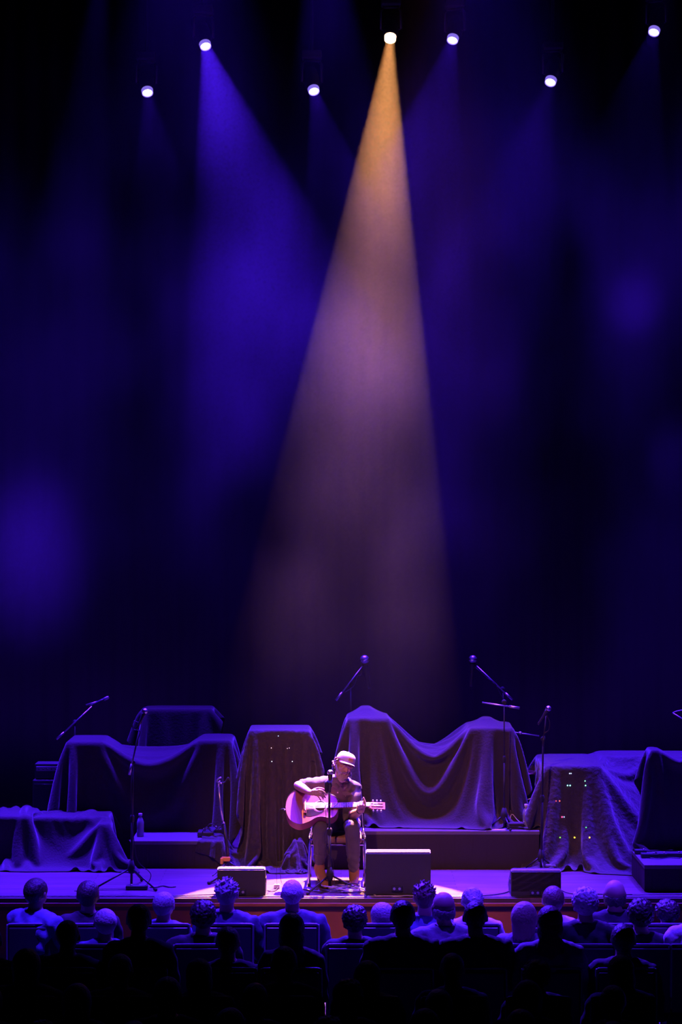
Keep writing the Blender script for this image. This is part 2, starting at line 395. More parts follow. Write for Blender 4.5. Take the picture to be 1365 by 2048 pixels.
def cabinet(x0, x1, y0, y1, z0, z1, label, name='amplifier_cabinet', cat='amplifier', shrink=0.025):
    t = thing(name, label, cat, ((x0 + x1) / 2, (y0 + y1) / 2, z0))
    w_, d_, h_ = x1 - x0 - 2 * shrink, y1 - y0 - 2 * shrink, z1 - z0 - shrink
    bm = NB(); box(bm, (0, 0, h_ / 2), (w_, d_, h_), bevel=0.012); obj('cabinet_body', bm, M['case'], t)
    bm = NB(); box(bm, (0, -d_ / 2 - 0.002, h_ / 2), (w_ * 0.9, 0.012, h_ * 0.9), bevel=0.003); obj('grille', bm, M['grille'], t)
    return t
def boxes_px(*bs):   # px0, px1 at the front depth, y0, y1, z0, z1
    return [(X(a, y0), X(b, y0), y0, y1, z0, z1) for a, b, y0, y1, z0, z1 in bs]
def pedestal(b, label, name='equipment_case', cat='case'):
    return cabinet(*b, label, name, cat)

# far left at the back
b = boxes_px((283, 424, 3.45, 3.85, 0, 1.36))
pedestal(b[0], 'tall black case under the farthest cloth, left of centre')
drape('cover_cloth', 'black cloth over the tall case farthest back, left of centre', 1.25, 1.7, 44, 60, (b[0][0] / 2 + b[0][1] / 2 - .1, 3.65, 1.45), b,  seed=4)
# left back: keyboard rig between two supports, on and beside the left riser
b = boxes_px((130, 205, 1.95, 2.6, 0, 1.165), (398, 464, 1.95, 2.6, 0, 1.18), (205, 398, 2.5, 2.6, 0, 1.05))
pedestal(b[0], 'black case under the left end of the long sagging cloth'); pedestal(b[1], 'black case under the right end of the long sagging cloth')
drape('cover_cloth', 'wide black cloth sagging between two supports behind the left microphone stand', 2.75, 2.1, 100, 76, (X(297, 2.2), 2.1, 1.26), b, seed=7, comp=(0.965, 0.97))
# left front, low
b = boxes_px((-70, 60, 1.35, 1.95, 0, 0.50), (60, 215, 1.45, 1.95, 0, 0.47), (196, 222, 1.3, 1.5, 0, 0.43))
pedestal(b[0], 'low black case under the rumpled cloth at the far left')
drape('cover_cloth', 'low rumpled black cloth at the far left of the stage', 2.35, 1.75, 96, 72, (X(75, 1.5), 1.62, 0.62), b, seed=11, comp=(0.84, 0.88), rough=0.03, rz=0.06)
# tall amplifier left of the guitarist
b = boxes_px((497, 620, 1.45, 2.0, 0, 1.33), (455, 478, 1.5, 1.9, 0, 0.27))
tall_amp = pedestal(b[0], 'tall black amplifier under the thin crinkled cloth left of the guitarist', 'amplifier_cabinet', 'amplifier')
drape('cover_cloth', 'thin crinkled cloth over the tall amplifier left of the guitarist, trailing on the floor', 1.32, 2.75, 62, 126, (X(540, 1.6), 1.58, 1.42), b, seed=5, comp=(0.95, 0.97), m='cloth_thin', rough=0.012, rz=0.0)
b = [(X(262, 1.3), X(446, 1.3), 1.3, 3.6, 0, RLZ), (X(455, 1.35), X(500, 1.35), 1.42, 1.6, 0, 0.13), (X(500, 1.4), X(620, 1.4), 1.36, 1.6, 0, 0.04)]
drape('fallen_cloth', 'crumpled end of cloth sliding off the left riser onto the boards', 1.15, 0.62, 72, 40, (X(498, 1.4), 1.34, 0.34), b, seed=23, comp=(0.70, 0.72), m='cloth_thin', rough=0.05, rz=-0.28, steps=700, bend=0.05)
b = [(X(586, 1.3), X(606, 1.3), 1.22, 1.34, 0, 0.27), (X(574, 1.3), X(596, 1.3), 1.13, 1.3, 0, 0.15), (X(600, 1.3), X(612, 1.3), 1.16, 1.3, 0, 0.10)]
drape('fallen_cloth', 'small crumpled cloth hanging beside the chair at the foot of the tall amplifier', 0.52, 0.80, 44, 66, (X(592, 1.25), 1.22, 0.36), b, seed=29, comp=(0.48, 0.6), m='cloth_thin', rough=0.05, steps=700, bend=0.05)
pedestal((X(587, 1.3), X(605, 1.3), 1.23, 1.33, 0, 0.26), 'narrow black box under the small crumpled cloth', 'equipment_case', 'case', )
# drum kit on the long riser
b = boxes_px((694, 778, 1.75, 2.35, RZ, 1.42), (720, 745, 2.0, 2.3, RZ, 1.50), (940, 1030, 1.65, 2.35, RZ, 1.33), (964, 984, 1.95, 2.2, RZ, 1.40), (955, 985, 1.42, 1.6, RZ, 0.64))
t = pedestal(b[0], 'black drum case under the left peak of the big cloth'); t = pedestal(b[2], 'black drum case under the right peak of the big cloth')
rf = lambda x, y: np.where((x > X(640, 1.25)) & (x < X(1080, 1.25)) & (y > 1.25), RZ, 0.0)
drape('cover_cloth', 'big black cloth swagged between two peaks over the drum kit behind the guitarist', 2.9, 2.6, 116, 104, (X(862, 2.0), 1.95, 1.56), b, rf, seed=9, comp=(0.86, 0.95),  rough=0.015)
# right: rack and the long cloth
b = boxes_px((1090, 1206, 1.4, 2.45, 0, 0.985), (1206, 1420, 1.95, 2.45, 0, 1.02))
drape('cover_cloth', 'black cloth over the equipment rack with small coloured lights on the right', 2.85, 3.05, 100, 108, (X(1292, 1.9), 1.86, 1.12), b, seed=13, comp=(0.96, 0.97), m='cloth_thin', rough=0.014)
bpy.context.view_layer.update()
dgr = bpy.context.evaluated_depsgraph_get()
rack = thing('equipment_rack', 'tall equipment rack with small coloured lights shining through its cloth', 'rack', ((b[0][0] + b[0][1]) / 2, 1.925, 0))
cx = (b[0][0] + b[0][1]) / 2
bm = NB(); box(bm, (0, 0, 0.48), (b[0][1] - b[0][0] - 0.05, 0.98, 0.96), bevel=0.01); obj('rack_body', bm, M['case'], rack)
def led(px, py, c, s, parent, origin, rear, r=0.006):   # a lamp pressed against the inside of the cloth
    o_, d_ = Vector((0, CAMY, CAMZ)), (at(px, py, 1) - Vector((0, CAMY, CAMZ))).normalized()
    hit, loc, no, _, ho, _ = SC.ray_cast(dgr, o_, d_)
    p = (loc if hit and 0.5 < loc.y < 2.2 else at(px, py, rear)) - d_ * 0.001
    p = p - Vector(origin)
    bm = NB(); ball(bm, p, r, sub=2); tube(bm, [p, Vector((p.x, rear - origin[1], p.z))], 0.003, 6)
    obj('indicator_light', bm, glow('led', c, s * 1.5), parent, True)
for px, py, c, s_ in ((1140, 1547, (0.5, 0.6, 1), 1.5), (1143, 1547, (0.5, 0.6, 1), 1.2), (1136, 1571, (0.3, 1, 1), 3), (1141, 1571, (0.3, 1, 1), 3), (1171, 1562, (0.3, 1, 0.6), 1.5), (1172, 1571, (0.2, 1, 0.5), 3),
                     (1113, 1602, (1, 0.1, 0.05), 1.0), (1120, 1602, (1, 0.1, 0.05), 3), (1125, 1634, (1, 0.05, 0.2), 4), (1129, 1634, (0.3, 0.4, 1), 2), (1173, 1655, (0.1, 1, 0.2), 1.5),
                     (1121, 1675, (0.2, 1, 0.05), 2), (1150, 1675, (1, 0.45, 0.02), 8), (1180, 1675, (1, 0.45, 0.02), 8)):
    led(px, py, c, s_, rack, (cx, 1.925, 0), 1.45)
for px, py, c, s_ in ((557, 1472, (0.3, 0.4, 1), 3), (543, 1496, (0.9, 0.6, 0.7), 2), (575, 1497, (0.9, 0.6, 0.7), 1), (579, 1496, (0.9, 0.6, 0.7), 1.2), (544, 1523, (0.6, 0.7, 1), 3), (585, 1523, (0.6, 0.7, 1), 2.5)):
    led(px, py, c, s_, tall_amp, tall_amp.location, 1.5, 0.004)
# right edge: narrow cloth behind the low platform
b = boxes_px((1302, 1322, 0.95, 1.25, 0.0, 1.19), (1322, 1420, 1.1, 1.25, 0, 1.02), (1400, 1440, 0.95, 1.25, 0, 1.19))
drape('cover_cloth', 'narrow black cloth hanging behind the low platform at the right edge', 1.15, 2.0, 56, 96, (X(1360, 1.1), 1.02, 1.27), b, lambda x, y: np.where((x > 2.78) & (y < 0.86), RRZ, 0.0), seed=17, comp=(0.85, 0.97))
pedestal(b[0], 'narrow black stand under the cloth behind the low right platform')
# ---------------------------------------------------------------- stage monitors
def wedge(px0, px1, Y, h, d, label, grp='black floor monitors along the front of the stage'):
    x0, x1 = X(px0, Y), X(px1, Y); w_ = x1 - x0
    t = thing('stage_monitor', label, 'floor monitor', ((x0 + x1) / 2, Y, 0), group=grp)
    # side profile (y depth, z height): upright back towards the seats, sloping grille towards the player
    prof = [(0.0, 0.0), (0.0, h * 0.94), (0.03, h), (0.065, h), (d, h * 0.30), (d, 0.05), (d - 0.05, 0.0)]
    bm = NB(); a = [bm.verts.new((-w_ / 2, y, z)) for y, z in prof]; b = [bm.verts.new((w_ / 2, y, z)) for y, z in prof]
    bm.faces.new(a[::-1]); bm.faces.new(b)
    for k in range(len(prof)): bm.faces.new((a[k], a[(k + 1) % len(prof)], b[(k + 1) % len(prof)], b[k]))
    bmesh.ops.bevel(bm, geom=list(bm.edges), offset=0.008, segments=2, affect='EDGES')
    obj('cabinet_body', bm, M['case'], t)
    n = Vector((0, h * 0.7, d - 0.065)).normalized(); ang = math.atan2(h * 0.7, d - 0.065)
    bm = NB(); box(bm, (0, (0.065 + d) / 2 + n.y * 0.004, h * 0.65 + n.z * 0.004), (w_ * 0.9, math.hypot(h * .7, d - .065) * 0.92, 0.012), Euler((-ang, 0, 0)).to_matrix(), 0.003)
    obj('grille', bm, M['grille'], t)
    bm = NB(); box(bm, (-w_ * 0.02, -0.004, h * 0.16), (0.10, 0.012, 0.055), bevel=0.004)
    jp = obj('socket_plate', bm, M['blackmetal'], t)
    for s in (-1, 1):
        bm = NB(); lathe(bm, [(0.012, 0), (0.012, 0.006), (0.006, 0.006), (0.006, 0.002)], (-w_ * 0.02 + 0.024 * s, -0.010, h * 0.16), rot_to((0, -1, 0)), 14); obj('socket', bm, M['steel'], jp)
    for s in (-1, 1):
        bm = NB(); box(bm, (s * (w_ / 2 + 0.001), d * 0.42, h * 0.5), (0.008, 0.13, 0.04), bevel=0.003); obj('side_handle', bm, M['rubber'], t)
    return t
wedge(435, 531, -0.27, 0.262, 0.36, 'small black floor monitor left of the guitarist, its side catching light')
wedge(732, 862, -0.24, 0.415, 0.40, 'biggest black floor monitor, right in front of the guitarist')
wedge(1023, 1123, -0.30, 0.25, 0.36, 'small black floor monitor on the right, before the coloured lights')

# ---------------------------------------------------------------- microphones and stands
def microphone(p, d, label, scale=1.0, style='vocal', grp='stage microphones'):
    d = Vector(d).normalized(); t = thing('microphone', label, 'microphone', p, group=grp); Q = rot_to(d); s = scale
    bm = NB()
    if style == 'vocal':
        lathe(bm, [(0.009, -0.15), (0.0105, -0.13), (0.012, -0.06), (0.0185, -0.012), (0.020, 0.0)], rot=Q, seg=18)
    else:
        lathe(bm, [(0.010, -0.11), (0.0115, -0.10), (0.0115, -0.02), (0.011, 0.0)], rot=Q, seg=18)
    bmesh.ops.scale(bm, vec=(s, s, s), verts=bm.verts); obj('handle', bm, M['case'], t, True)
    bm = NB()
    if style == 'vocal': ball(bm, Q @ Vector((0, 0, 0.020)), 0.0255, sub=3)
    else: lathe(bm, [(0.0112, 0), (0.012, 0.004), (0.012, 0.03), (0.009, 0.038)], rot=Q, seg=18)
    bmesh.ops.scale(bm, vec=(s, s, s), verts=bm.verts); obj('grille', bm, M['steel'], t, True)
    if style == 'vocal':
        bm = NB(); lathe(bm, [(0.0262, 0.016), (0.0268, 0.018), (0.0268, 0.024), (0.0262, 0.026)], rot=Q, seg=22)
        bmesh.ops.scale(bm, vec=(s, s, s), verts=bm.verts); obj('band', bm, M['chrome'], t, True)
    return t
def mic_stand(foot, top, boom, label, legs=3, spread=0.32, leg_rot=0.3, hub=0.16, pole_r=0.009, knob=True, pm='blackmetal', bmt='steel', grp='microphone stands'):
    """foot: place on the floor; top: where pole ends; boom: list of two end points or None."""
    foot = Vector(foot); t = thing('microphone_stand', label, 'microphone stand', foot, group=grp); L = lambda v: Vector(v) - foot
    bm = NB(); tube(bm, [(0, 0, 0.03), L(top) * 0.55], pole_r * 1.35, 10); obj('lower_tube', bm, M[pm], t, True)
    bm = NB(); tube(bm, [L(top) * 0.54, L(top)], pole_r, 10); obj('upper_tube', bm, M[pm], t, True)
    c = L(top) * 0.55
    bm = NB(); lathe(bm, [(pole_r * 1.5, -0.035), (pole_r * 2.3, -0.02), (pole_r * 2.3, 0.02), (pole_r * 1.5, 0.035)], c, seg=14); obj('height_clutch', bm, M['rubber'], t, True)
    bm = NB(); lathe(bm, [(0.024, hub - 0.07), (0.034, hub - 0.045), (0.034, hub - 0.01), (0.018, hub + 0.05)], seg=16); obj('leg_hub', bm, M['rubber'], t, True)
    for k in range(legs):
        a = leg_rot + 2 * math.pi * k / legs; e = Vector((math.cos(a) * spread, math.sin(a) * spread, 0.014))
        bm = NB(); tube(bm, [Vector((math.cos(a) * .02, math.sin(a) * .02, hub - 0.03)), e], 0.0085, 8); lg = obj('leg', bm, M[pm], t, True)
        bm = NB(); tube(bm, [e * 0.93 + Vector((0, 0, .004)), e * 1.03 + Vector((0, 0, -0.001))], 0.0125, 8); obj('rubber_foot', bm, M['rubber'], lg, True)
    if boom:
        a, b = L(boom[0]), L(boom[1]); d = (b - a).normalized()
        bm = NB(); tube(bm, [a, b], 0.0075, 8); bo = obj('boom', bm, M[bmt], t, True)
        bm = NB(); tube(bm, [a - d * 0.004, a + d * 0.10], 0.0125, 10); obj('counterweight', bm, M[bmt], bo, True)
        j = L(top)
        bm = NB(); lathe(bm, [(0.02, -0.018), (0.024, -0.012), (0.024, 0.012), (0.02, 0.018)], j, rot_to((0, 1, 0)), 16); obj('boom_joint', bm, M['rubber'], t, True)
    return t
def cable(pts, r=0.004, m='cable_black', label=None, grp=None, n=8, cat='cable', name='cable'):
    bm = NB(); tube(bm, spline(pts, n), r, 6); return tag(obj(name, bm, M[m], None, True), label, cat, grp)

# the guitarist's microphone
fy = 0.02; ft = Vector((X(660, fy), fy, 0)); top = at(659, 1566, fy)
st = mic_stand(ft, top, None, 'straight black microphone stand in front of the guitarist', spread=0.30, leg_rot=R(-12), hub=0.17, pole_r=0.0105)
mp = at(661, 1550, fy + 0.015)
microphone(mp, (0.02, 0.35, 0.95), 'microphone at the guitarist\'s chin', 1.1)
bm = NB(); tube(bm, [top - ft - Vector((0, 0, .02)), mp - ft - Vector((0, 0.03, 0.10)), mp - ft - Vector((0, 0.022, 0.05))], 0.017, 10); obj('microphone_clip', bm, M['rubber'], st, True)
bm = NB(); lathe(bm, [(0.014, -0.05), (0.022, -0.04), (0.022, 0.03), (0.014, 0.05)], top - ft - Vector((0.022, 0, 0.03)), seg=12); obj('clip_knob', bm, M['rubber'], st, True)
a = mp + Vector((0, -0.05, -0.17))
cable([a, a + Vector((.05, -.03, -.02)), a + Vector((.075, -.02, -.07)), a + Vector((.03, -.02, -.11)), a + Vector((-.04, -.02, -.10)), a + Vector((-.032, -.015, -.3)), Vector((ft.x - .05, fy - .02, 0.5)), Vector((ft.x - .02, fy - .05, 0.36)),
       Vector((ft.x + .022, fy - .03, 0.30)), Vector((ft.x + .035, fy - .03, 0.2)), Vector((ft.x + .06, fy - .08, 0.02)), Vector((ft.x + .2, fy - .15, 0.008)), Vector((ft.x + .33, fy - .17, 0.008))], 0.0026, 'cable_black',
      'thin cable looping down the stand in front of the guitarist')
# left vocal stand
fy = 0.22; ft = Vector((X(263, fy), fy, 0)); top = at(266, 1525, fy)
mic_stand(ft, top, (at(259, 1549, fy - 0.03), at(284, 1440, fy - 0.01)), 'black tripod stand with a raised pale boom on the left of the stage', spread=0.33, leg_rot=R(-42), hub=0.20)
microphone(at(288, 1427, fy), (0.35, 0.2, 0.75), 'microphone on the raised boom at the left', 1.1)
a = at(283, 1442, fy); k_ = [a + Vector((-.01, -.02, -.02)), a + Vector((-.07, -.03, .0)), a + Vector((-.075, -.03, -.07)), a + Vector((-.01, -.025, -.1)), at(273, 1490, fy - .03), at(262, 1560, fy - .03), Vector((ft.x + .02, fy - .02, .5)), Vector((ft.x + .06, fy - .02, .25)), Vector((ft.x + .18, fy, 0.12)), Vector((ft.x + .12, fy - .06, .008)), Vector((ft.x + .02, fy - .16, .008)), Vector((ft.x - .3, fy - .2, .008)), Vector((ft.x - .5, fy - .25, .008))]
cable(k_, 0.0036, 'cable_black', 'dark cable running down the left vocal stand')
t = thing('pedal', 'flat black pedal on the boards at the foot of the left vocal stand', 'pedal', (X(274, 0.1), 0.10, 0))
bm = NB(); box(bm, (0, 0, 0.022), (0.20, 0.10, 0.036), bevel=0.008); obj('pedal_body', bm, M['case'], t)
bm = NB(); lathe(bm, [(0.012, 0.04), (0.012, 0.048), (0.009, 0.05)], (-0.05, -0.01, 0), seg=12); obj('switch', bm, M['steel'], t, True)
bm = NB(); box(bm, (0.05, 0, 0.042), (0.06, 0.06, 0.006), bevel=0.002); obj('plate', bm, M['steel'], t)
cable([(X(300, .1), .1, .02), (X(312, .15), .15, .01), (X(325, .25), .25, .008), (X(340, .2), .18, .008), (X(352, .2), .2, .008)], 0.006, 'cable_black', 'short black cable snaking right of the flat pedal')

# far left overhead boom
fy = 2.75; ft = Vector((X(150, fy), fy, 0))
mic_stand(ft, at(150, 1444, fy), (at(114, 1478, fy - .02), at(184, 1413, fy - .02)), 'boom stand rising behind the sagging cloth at the far left', spread=0.3)
microphone(at(208, 1399, fy), (0.85, 0, 0.42), 'slim microphone on the boom at the far left', 1.5, 'pencil')
bm = NB(); tube(bm, [at(172, 1410, fy), at(196, 1403, fy)], 0.008, 8); tube(bm, [at(184, 1413, fy), at(178, 1408, fy)], 0.008, 8); tag(obj('microphone_clip', bm, M['steel'], None, True), 'pale clip holding the far left slim microphone', 'clip')
# overhead pair by the drums
fy = 2.9; ft = Vector((X(702, fy), fy, RZ))
mic_stand(ft, at(702, 1368, fy), (at(673, 1400, fy - .02), at(726, 1332, fy - .02)), 'boom stand behind the left peak of the big cloth', spread=0.28)
microphone(at(731, 1326, fy), (-0.15, -0.2, 0.9), 'overhead microphone above the left peak of the big cloth', 1.9, 'vocal')
cable([at(727, 1334, fy), at(722, 1350, fy - .03), at(716, 1352, fy - .03), at(708, 1372, fy - .03), at(690, 1385, fy - .03)], 0.004, 'cable_black', 'cable wound on the boom above the left peak')
fy = 1.36; ft = Vector((X(1009, fy), fy, RZ))
mic_stand(ft, at(1009, 1404, fy), (at(1039, 1416, fy - .02), at(965, 1405, fy - .02)), 'tall thin stand with a level arm in front of the big cloth\'s right peak', spread=0.14, pole_r=0.006, bmt='steel', leg_rot=0.9)
fy = 2.7; ft = Vector((X(1024, fy), fy, RZ))
mic_stand(ft, at(1006, 1378, fy), (at(1025, 1399, fy - .02), at(954, 1332, fy - .02)), 'boom stand reaching up left behind the right peak of the big cloth', spread=0.2)
microphone(at(946, 1325, fy), (0.05, -0.1, 0.9), 'overhead microphone above the right peak of the big cloth', 1.7, 'vocal')
cable([at(950, 1334, fy - .03), at(962, 1344, fy - .05), at(975, 1356, fy - .03), at(990, 1366, fy - .05), at(1000, 1385, fy - .03), at(1008, 1400, fy - .03)], 0.005, 'cable_black', 'cable wound on the boom above the right peak')
# right vocal stand
fy = 1.12; ft = Vector((X(1083, fy), fy, 0))
mic_stand(ft, at(1087, 1478, fy), (at(1087, 1492, fy - .02), at(1093, 1432, fy - .02)), 'black stand beside the cloth with the coloured lights', spread=0.17, leg_rot=0.6, bmt='blackmetal')
microphone(at(1095, 1421, fy), (0.5, -0.1, 0.8), 'microphone above the cloth with the coloured lights', 1.1)
cable([at(1094, 1430, fy - .03), at(1100, 1445, fy - .04), at(1098, 1460, fy - .04), at(1088, 1470, fy - .03), at(1087, 1500, fy - .03), at(1084, 1600, fy - .03), at(1083, 1730, fy - .03)], 0.004, 'cable_black', 'cable hanging on the stand beside the coloured lights')
# stand at the right edge
fy = 1.6; ft = Vector((X(1364, fy), fy, 0))
mic_stand(Vector((X(1380, 2.8), 2.8, 0)), at(1380, 1455, 2.8), (at(1385, 1449, 2.78), at(1346, 1426, 2.78)), 'stand cut by the right edge of the picture', spread=0.25)
cable([at(1346, 1426, 2.76), at(1356, 1422, 2.76), at(1375, 1420, 2.76), at(1392, 1425, 2.76), at(1385, 1445, 2.76)], 0.006, 'cable_grey', 'pale cable looped at the right edge of the picture')

# guitar stand with the yellow collar
fy = 0.75; ft = Vector((X(458, fy), fy, 0)); t = thing('guitar_stand', 'leaning guitar stand with a yellow collar behind the small left monitor', 'guitar stand', ft); L = lambda v: Vector(v) - ft
bm = NB(); tube(bm, [L(at(458, 1735, fy)), L(at(454, 1690, fy)), L(at(447, 1645, fy))], 0.017, 10); obj('lower_tube', bm, M['blackmetal'], t, True)
bm = NB(); tube(bm, [L(at(447, 1646, fy)), L(at(441, 1612, fy)), L(at(438, 1573, fy))], 0.010, 10); obj('upper_tube', bm, M['steel'], t, True)
bm = NB(); lathe(bm, [(0.012, -.01), (0.019, -.006), (0.019, .006), (0.012, .01)], L(at(447, 1645, fy)), seg=14); obj('ring', bm, M['chrome'], t, True)
bm = NB(); box(bm, L(at(452, 1718, fy - .02)), (0.085, 0.05, 0.042), bevel=0.012); box(bm, L(at(444, 1722, fy - .03)), (0.03, 0.05, 0.06), bevel=0.010); obj('collar', bm, M['yellow'], t)
bm = NB(); tube(bm, [L(at(438, 1574, fy)), L(at(437, 1566, fy)), L(at(441, 1562, fy))], 0.010, 8); obj('head_joint', bm, M['steel'], t, True)
for s_, pp in ((-1, [(447, 1567), (439, 1566), (434, 1562), (438, 1557), (443, 1555)]), (1, [(444, 1567), (451, 1564), (455, 1558), (457, 1556), (459, 1562)])):
    bm = NB(); tube(bm, spline([L(at(a_, b_, fy - 0.01 * s_)) for a_, b_ in pp], 5), 0.0085, 8); obj('yoke_arm', bm, M['rubber' if s_ > 0 else 'steel'], t, True)
for e in (at(418, 1767, 0.36), at(505, 1746, 0.95), at(470, 1744, 1.1)):
    e = L(e); e.z = 0.012
    bm = NB(); tube(bm, [L(at(453, 1722, fy)), e * 0.6 + Vector((0, 0, .03)), e], [0.014, 0.014, 0.011], 8); lg = obj('leg', bm, M['blackmetal'], t, True)
    bm = NB(); ball(bm, e + Vector((0, 0, .004)), 0.017, sub=2); obj('rubber_foot', bm, M['rubber'], lg, True)
bm = NB(); tube(bm, [L(Vector((X(425, .45), .5, .06))), L(Vector((X(445, .9), .9, .07)))], 0.006, 6); obj('cross_brace', bm, M['blackmetal'], t, True)

# small gear on the platforms and the boards
def bottle(p, h, label, grp=None, m='clear'):
    t = thing('bottle', label, 'bottle', p, group=grp)
    bm = NB(); r = h * 0.155; lathe(bm, [(r * .92, 0), (r, h * .03), (r, h * .28), (r * .93, h * .33), (r, h * .38), (r, h * .62), (r * .7, h * .76), (r * .42, h * .84), (r * .42, h * .9)], seg=20); obj('bottle_body', bm, M[m], t, True)
    bm = NB(); lathe(bm, [(r * .5, h * .89), (r * .52, h * .9), (r * .52, h * .985), (r * .46, h)], seg=16); obj('cap', bm, M['white'], t, True)
    return t
bottle((X(281, 1.6), 1.6, RLZ), 0.23, 'plastic water bottle standing on the left riser')
bottle((X(1053, 1.5), 1.5, RZ), 0.23, 'plastic water bottle standing at the right end of the long riser')
bottle((X(1073, 1.7), 1.7, RZ), 0.22, 'dark bottle standing behind the water bottle on the long riser', m='case')
def slab(p, s, label, name, cat, m, bev=0.01, n=1, rz=0):
    t = tag(obj(name, box(NB(), (0, 0, s[2] / 2), s, bevel=bev), M[m]), label, cat); t.location = p; t.rotation_euler.z = rz; return t
for i in range(3):
    bm = NB(); box(bm, (0, 0, 0.010), (0.155, 0.13, 0.018), bevel=0.008); o = tag(obj('folded_towel', bm, M['riser_skirt']), ['folded dark towel lying lowest of three at the end of the long riser', 'folded dark towel between two others at the end of the long riser', 'folded dark towel on top of its pile at the end of the long riser'][i], 'towel', 'towels on the long riser')
    o.location = (X(1031, 1.36) + 0.004 * i, 1.42, RZ + i * 0.0205); o.rotation_euler.z = 0.04 * i
slab((X(991, 1.36), 1.32, RZ), (0.20, 0.07, 0.006), 'white sheet of paper on the front edge of the long riser', 'paper_sheet', 'paper', 'white', 0.002)
cable([(X(1018, 1.55), 1.5, RZ + .02), (X(1025, 1.5), 1.55, RZ + .12), (X(1036, 1.5), 1.5, RZ + .07), (X(1046, 1.5), 1.46, RZ + .04), (X(1048, 1.45), 1.40, RZ + .068)], 0.004, 'cable_grey', 'pale loose cable rising behind the folded towels')
cable([(X(1018, 1.6), 1.6, RZ + .02), (X(1022, 1.5), 1.6, RZ + .15), (X(1040, 1.5), 1.55, RZ + .06), (X(1046, 1.5), 1.52, RZ + .01)], 0.003, 'cable_grey', 'thinner pale cable arching behind the folded towels')
t = thing('cymbal', 'dark cymbal seen edge on between the big cloth and the rack', 'cymbal', at(1047, 1541, 2.2))
bm = NB(); lathe(bm, [(0.006, 0.022), (0.03, 0.018), (0.045, 0.004), (0.11, -0.004), (0.155, -0.012), (0.155, -0.014), (0.11, -0.007), (0.045, 0.0), (0.006, 0.004)], seg=40, rot=Euler((.05, .04, 0)).to_matrix()); obj('plate', bm, M['brass'], t, True)
bm = NB(); lathe(bm, [(0.008, 0.018), (0.012, 0.022), (0.012, 0.034), (0.006, 0.038)], seg=12); obj('wing_nut', bm, M['chrome'], t, True)
z = at(1047, 1541, 2.2).z
mic_stand((X(1047, 2.2), 2.2, RZ), (X(1047, 2.2), 2.2, z + 0.02), None, 'thin stand carrying the dark cymbal', spread=0.18, pole_r=0.006, grp='cymbal hardware')
p = at(1035, 1466, 2.0)
bm = NB(); tube(bm, [at(1020, 1463, 2.0), at(1079, 1472, 2.0)], 0.006, 8); ball(bm, at(1041, 1466, 2.0), (0.022, 0.02, 0.016), sub=2)
tag(obj('metal_rod', bm, M['steel'], None, True), 'pale metal rod sticking out right of the big cloth', 'metal rod')
bm = NB(); tube(bm, spline([at(1019, 1609, 1.7), at(1030, 1602, 1.7), at(1038, 1599, 1.7), at(1052, 1600, 1.7), at(1071, 1594, 1.7)], 4), 0.007, 8)
ball(bm, at(1038, 1599, 1.7), 0.013, sub=2); ball(bm, at(1050, 1600, 1.7), 0.012, sub=2); tag(obj('jointed_rod', bm, M['steel'], None, True), 'short jointed metal rod low between the big cloth and the rack', 'metal rod')
t = thing('junction_box', 'small grey cable box on the boards before the coloured lights', 'cable box', (X(1101, 1.15), 1.12, 0))
bm = NB(); box(bm, (0, 0, 0.03), (0.11, 0.09, 0.058), bevel=0.01); obj('box_body', bm, M['case'], t); bm = NB(); box(bm, (0, 0, 0.062), (0.09, 0.06, 0.008), bevel=0.003); obj('lid', bm, M['steel'], t)
# head of an amplifier at the far left
t = thing('guitar_amplifier', 'small amplifier with a lit front strip at the far left, before the sagging cloth', 'amplifier', (X(97, 2.1), 2.15, 0.80))
bm = NB(); box(bm, (0, 0, 0.06), (0.26, 0.22, 0.15), bevel=0.008); obj('amplifier_body', bm, M['case'], t)
bm = NB(); box(bm, (0, -0.112, 0.085), (0.23, 0.01, 0.045), bevel=0.003); pn = obj('control_panel', bm, mat('panel_grey', (0.35, 0.33, 0.38), 0.5), t)
for k in range(5):
    bm = NB(); lathe(bm, [(0.008, 0), (0.008, 0.012), (0.005, 0.014)], (-0.085 + 0.042 * k, -0.117, 0.085), rot_to((0, -1, 0)), 12); obj('knob', bm, M['rubber'], pn, True)
pedestal((X(60, 2.0), X(130, 2.0), 1.98, 2.4, 0, 0.80), 'black cabinet under the small amplifier at the far left', 'amplifier_cabinet', 'amplifier')
# bits on the left riser
t = thing('pedal', 'dark pedal with pale ends lying on the left riser by the tall covered amplifier', 'pedal', (X(412, 1.6), 1.62, RLZ))
bm = NB(); box(bm, (0, 0, 0.03), (0.16, 0.2, 0.05), bevel=0.012); obj('pedal_body', bm, M['case'], t)
for k in (0, 1):
    bm = NB(); box(bm, (0.00 + .01 * k, -0.06 - .03 * k, 0.085 - 0.045 * k), (0.05, 0.012, 0.012), Euler((0, -.2 + .3 * k, 0)).to_matrix(), 0.003); obj('switch', bm, M['steel'], t)
t = thing('effects_pedal', 'second dark pedal further right on the left riser', 'pedal', (X(432, 1.7), 1.75, RLZ))
bm = NB(); box(bm, (0, 0, 0.035), (0.13, 0.12, 0.06), Euler((0.1, 0, .3)).to_matrix(), 0.012); obj('pedal_body', bm, M['case'], t); bm = NB(); lathe(bm, [(0.01, 0.06), (0.01, 0.08), (0.007, 0.083)], seg=12); obj('switch', bm, M['steel'], t, True)
for i, pp in enumerate((((400, 0), (412, .09), (425, .05), (440, .10), (450, .02)), ((405, .02), (420, .12), (436, .07), (447, .12), (455, .03)))):
    cable([(X(a_, 1.5), 1.52 + .05 * i, RLZ + .01 + z_) for a_, z_ in pp], 0.005, 'cable_black', ['lower dark cable curling over the pedals on the left riser', 'upper dark cable curling over the pedals on the left riser'][i])
